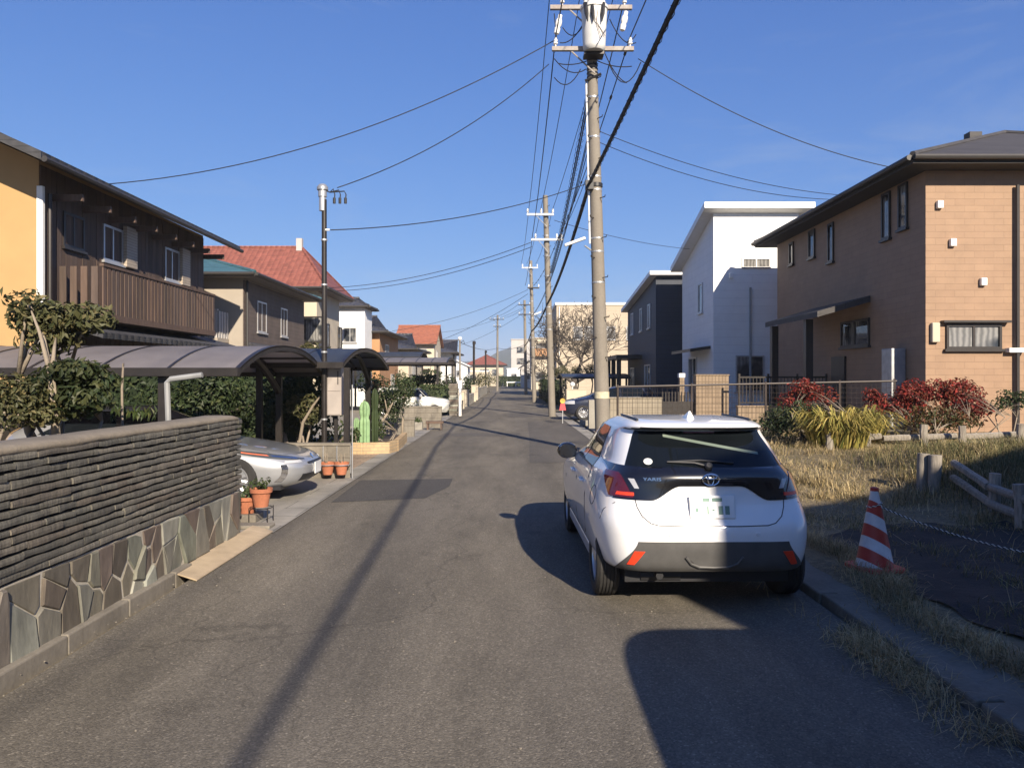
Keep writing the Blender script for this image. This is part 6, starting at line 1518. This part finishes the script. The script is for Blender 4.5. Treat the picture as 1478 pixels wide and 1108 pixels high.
def rope(label, pts, r):
    m = MB(); L=[0]
    for a,b in zip(pts[:-1],pts[1:]): L.append(L[-1]+(b-a).length)
    for k in (0,1):
        sp_=[]; s_=0; i=0
        while s_ < L[-1]:
            while L[i+1] < s_: i+=1
            p=pts[i].lerp(pts[i+1],(s_-L[i])/(L[i+1]-L[i])); d=(pts[i+1]-pts[i]).normalized(); u=d.cross(Vector((0,0,1))).normalized(); w_=d.cross(u)
            a=2*math.pi*s_/.042+math.pi*k; sp_.append(p+(u*math.cos(a)+w_*math.sin(a))*r*.55); s_+=.006
        m.mi=k; m.tube(sp_, r*.62, 5)
    o = m.build('rope', [plain('pale rope',(.62,.60,.55),.7,.1),plain('dark rope',(.03,.03,.035),.7,.1)], smooth='all'); tag(o,label,'rope')
A = on(cx_,cy_,.56)+Vector((.04,-.045,0)); B = on(4.75,4.55,.56)
path=[A.lerp(B,t)-Vector((0,0,.20*4*t*(1-t))) for t in linsp(0,1,40)]
ring=[on(cx_,cy_,.575)+Vector((.058*math.cos(a),.058*math.sin(a),.02*math.cos(a))) for a in linsp(0.5,-6.0,22)]
rope('black and white twisted rope sagging from the cone towards the right', ring+path, .0065)
# log stakes, rails and posts
def log(m, a, b, r, n=9):
    a,b=Vector(a),Vector(b); k=5; m.tube([a.lerp(b,t)+Vector((rng.uniform(-.01,.01),rng.uniform(-.01,.01),0)) for t in linsp(0,1,k)],[r*rng.uniform(.92,1.06) for _ in range(k)],n)
stk=((1220,14.4,.34,'second stake from the strap-leaved plant'),(1252,14.5,.34,'wooden stake at the middle of the gap between strap-leaved plant and red hedge'),(1196,14.0,.30,'stake half hidden at the foot of the strap-leaved plant'),(1333,14.3,.42,'grey stake in front of the red hedge middle'),(1390,14.2,.42,'stake where the upper pale log begins'),(1474,14.0,.48,'stake at the right edge of the photo'))
for px,Y,hh,lab in stk:
    x=(px-CX)/F*Y; m=MB(); log(m, on(x,Y,-.15), on(x,Y,hh)+Vector((rng.uniform(-.03,.03),0,0)), .07); tag(m.build('wooden_stake', M['log'], smooth=True), 'weathered '+lab if not lab.startswith('wooden') else lab, 'stake','stakes of the log edging')
for (xa,xb,Y,dz,lab) in ((7.0,8.4,14.45,.12,'long grey log lying behind the stakes before the red hedge'),(8.35,9.6,14.2,.20,'upper pale log between the two right-hand stakes'),(8.35,9.7,14.25,.06,'lower log between the two right-hand stakes'),(6.15,7.0,14.5,.10,'short log left of the red hedge, half sunk in weeds')):
    m=MB(); log(m,on(xa,Y+.09,dz),on(xb,Y+.09,dz+.06),.062); tag(m.build('log_rail', M['log'], smooth=True),lab,'log')
for px,Y,hh,rr,lab in ((1333,10.7,.53,.085,'darker left post of the thick pair standing in the lot'),(1349,10.55,.50,.082,'cracked pale right post of the thick pair standing in the lot')):
    x=(px-CX)/F*Y; m=MB(); log(m,on(x,Y,-.2),on(x,Y,hh),rr,12); tag(m.build('wooden_post', M['log'], smooth=True),lab,'post')
for (px,Y,hh,lab) in ((1436,9.2,.45,'shaded fence post right of the thick pair of posts'),(1472,8.5,.50,'shaded fence post at the right edge of the photo')):
    x=(px-CX)/F*Y; m=MB(); log(m,on(x,Y,-.2),on(x,Y,hh),.065); tag(m.build('fence_post', M['log'], smooth=True),lab,'post','shaded fence posts on the right')
for (dz,lab) in ((.34,'upper rail of the shaded log fence on the right'),(.14,'lower rail of the shaded log fence on the right')):
    m=MB(); log(m,on(5.95,10.35,dz),on(5.72,9.2,dz-.03),.05); log(m,on(5.72,9.2,dz-.03),on(5.55,7.6,dz-.02),.05); tag(m.build('fence_rail', M['log'], smooth=True),lab,'log')
# planting at the back of the lot
tree('red_shrub','red-leaved nandina with bare pale stems left of the strap-leaved plant','shrub',(5.95,15.6,.45),P(1166,572,15.6),(.62,.45,.40),9,1700,.075,'leaf_red','bark',rng,.011,6,(.35,.5))
tree('red_shrub','long red and green nandina hedge in front of the brown tiled house, its middle','shrub',(8.15,15.6,.45),P(1325,575,15.6),(.85,.55,.46),12,3000,.075,'leaf_red','bark',rng,.011,6,(.35,.5))
tree('red_shrub','right end of the red nandina hedge under the sunny end wall','shrub',(9.2,15.5,.45),P(1395,575,15.5),(.72,.5,.46),10,2500,.075,'leaf_red','bark',rng,.011,6,(.35,.5))
tree('red_shrub','left shaded end of the red nandina hedge','shrub',(7.45,15.7,.45),P(1273,577,15.7),(.42,.4,.36),7,900,.075,'leaf_red','bark',rng,.011,5,(.4,.55))
tree('shrub','green and russet undergrowth below the red hedge','shrub',(8.4,15.0,.45),P(1350,605,15.0),(1.3,.35,.28),12,1700,.075,'leaf_redlow','bark',rng,.018,4)
tree('shrub','dark ivy-like mound at the roadside end of the lot','shrub',(5.1,15.2,.3),P(1128,612,15.2),(.75,.6,.45),10,1800,.07,'leaf_dark','bark_dark',rng,.02,3)
tree('shrub','dark shaded shrub below the left red nandina','shrub',(6.0,15.0,.4),P(1165,605,15.0),(.6,.45,.40),8,1300,.07,'leaf_dark','bark_dark',rng,.02,3)
tree('shrub','grey-green weed clump right of the red hedge','shrub',(9.8,15.2,.45),P(1455,578,15.2),(.5,.4,.30),6,600,.07,'leaf_mid','bark',rng,.015,3)
tree('shrub','bright green weed at the foot of the grey stake','shrub',(7.5,13.7,.4),P(1330,644,13.8),(.2,.18,.10),4,150,.06,'leaf_mid','bark',rng,.01,2)
def strapplant(label, c, rad, n, L, mat):
    m=MB()
    for _ in range(n):
        a=rng.uniform(0,6.283); rr=rad*rng.random()**.5*.7; b=Vector((c[0]+rr*math.cos(a),c[1]+rr*math.sin(a)*.7,lot_h(c[0],c[1])+rng.uniform(0,.12)))
        d=Vector((math.cos(a+rng.gauss(0,.5)),math.sin(a+rng.gauss(0,.5)),0)); l=L*rng.uniform(.6,1.15); hgt=l*rng.uniform(.55,.95); w_=rng.uniform(.012,.022); sd_=d.cross(Vector((0,0,1)))
        vs=[]; ts=linsp(0,1,6)
        for t in ts:
            p=b+d*(l*.75*t**1.3)+Vector((0,0,hgt*(math.sin(t*2.35)))); ww=w_*(1-t**2.2*.9); vs += [p-sd_*ww,p+sd_*ww]
        m.add(vs,[(2*i,2*i+1,2*i+3,2*i+2) for i in range(5)])
    o=m.build('strap_plant',M[mat],fix=False); tag(o,label,'plant')
strapplant('large strap-leaved plant turning yellow in the lot behind the hatchback',(6.05,14.3),.75,520,.75,'strap')
strapplant('second yellowing strap-leaved clump reaching right towards the red hedge',(6.85,14.9),.55,320,.6,'strap')
# grass
def blades(name, label, pts, hmin, hmax, w_, mat, lie=.6, n_seg=3, kind='stuff'):
    m=MB()
    for (x,y,z) in pts:
        a=rng.uniform(0,6.283); l=rng.uniform(hmin,hmax); d=Vector((math.cos(a),math.sin(a),0)); k=lie*rng.uniform(.4,1.4); s_=d.cross(Vector((0,0,1)))
        p0=Vector((x,y,z-.01)); p1=p0+d*l*.35*k+Vector((0,0,l*.5*(1.25-k*.6))); p2=p1+d*l*.5*min(1,k+.2)+Vector((0,0,l*.35*(1-k)))
        m.add([p0-s_*w_,p0+s_*w_,p1+s_*w_*.8,p1-s_*w_*.8,p2],[(0,1,2,3),(3,2,4)])
    o=m.build(name,M[mat],fix=False); tag(o,label,'grass',kind=kind)
M['dry_green']=leafmat('weedy grass',[(.10,.11,.04),(.26,.21,.10),(.06,.08,.03),(.34,.27,.14)],rough=.8,trans=.2)
def scatter(n, f, x0,x1,y0,y1):
    out=[]
    while len(out)<n:
        x,y=rng.uniform(x0,x1),rng.uniform(y0,y1)
        if rng.random()<f(x,y): out.append((x,y,lot_h(x,y)))
    return out
def f_lot(x,y):
    if x<2.75+(0 if y<12 else .0): return 0
    q=.5+.9*mnoise.noise(Vector((x*.9,y*.9,3)))
    return max(.06,min(1,q))*(1 if y>8.4 or x<3.2 else 0)
blades('dry_grass','dry straw-coloured grass over the open lot',scatter(32000,f_lot,2.75,9.8,8.2,17.5),.07,.19,.0035,'dry',1.2)
def tufts(n, f, x0,x1,y0,y1, per, spread):
    out=[]
    for (x,y,z) in scatter(n,f,x0,x1,y0,y1):
        for _ in range(rng.randint(per//2,per)):
            a,b=x+rng.gauss(0,spread),y+rng.gauss(0,spread); out.append((a,b,lot_h(a,b)))
    return out
blades('grass_tufts','clumps of longer golden straw standing in the lot',tufts(150,lambda x,y:max(.1,.5+mnoise.noise(Vector((x*.7,y*.7,12)))),3.0,9.6,8.8,17.3,80,.09),.14,.34,.004,'dry',.75)
blades('grass_mat','short weedy grass and moss in the dry lot',scatter(9000,lambda x,y:max(0,.45+mnoise.noise(Vector((x*1.3,y*1.3,8)))),2.9,9.8,10.5,17.5),.05,.13,.004,'dry_green',.6)
blades('mound_grass','taller dry grass on the mound at the right',scatter(9000,lambda x,y:math.exp(-((x-7.3)/1.5)**2-((y-10.8)/1.7)**2),5.6,9.6,8,13.6),.14,.36,.004,'dry_green',.5)
def f_edge(x,y): return max(0,min(1,.35+1.3*mnoise.noise(Vector((x*2,y*1.4,1)))))*math.exp(-((x-3.0-.09*math.sin(y*2.1))/.17)**2)
blades('edge_grass','straw tufts lying along the edge of the kerb slab',scatter(11000,f_edge,2.6,3.6,1.0,9.5),.10,.26,.0026,'dry',1.0)
def zero(pts,z): return [(x,y,z) for x,y,_ in pts]
def f_g(x,y): return max(0,.45+1.4*mnoise.noise(Vector((x*1.5,y*1.1,4))))*math.exp(-((x-2.34)/.15)**2)
blades('gutter_grass','dead grass and litter caught in the road edge below the kerb',zero(scatter(6500,f_g,1.8,2.46,1.5,7.5),.004),.08,.22,.0025,'dry',1.1)
blades('sheet_straw','loose straws lying on the black sheet',[(x,y,z+.03) for x,y,z in scatter(260,lambda x,y:1,3.3,6,4.2,8.6)],.10,.4,.0022,'dry',1.3)
m=MB(); 
for _ in range(420):
    x=rng.choice((-2.80+rng.gauss(0,.05),2.38+rng.gauss(0,.12),rng.uniform(-2.7,2.3))); y=rng.uniform(3,16)**1.0; s_=rng.uniform(.004,.010)
    m.cbox((x,y,s_*.3),(s_,s_*1.3,s_*.6),rz=rng.uniform(0,3))
tag(m.build('gravel', M['stain_conc']), 'loose grit along the road edges','gravel',kind='stuff')

blades('sheet_weeds','sparse low weeds growing through the dark sheet in the shade',[(x,y,z+.02) for x,y,z in scatter(2600,lambda x,y:max(0,.05+1.2*mnoise.noise(Vector((x*1.6,y*1.6,15)))),3.2,6.2,4.4,9.2)],.05,.16,.003,'dry_green',.8)
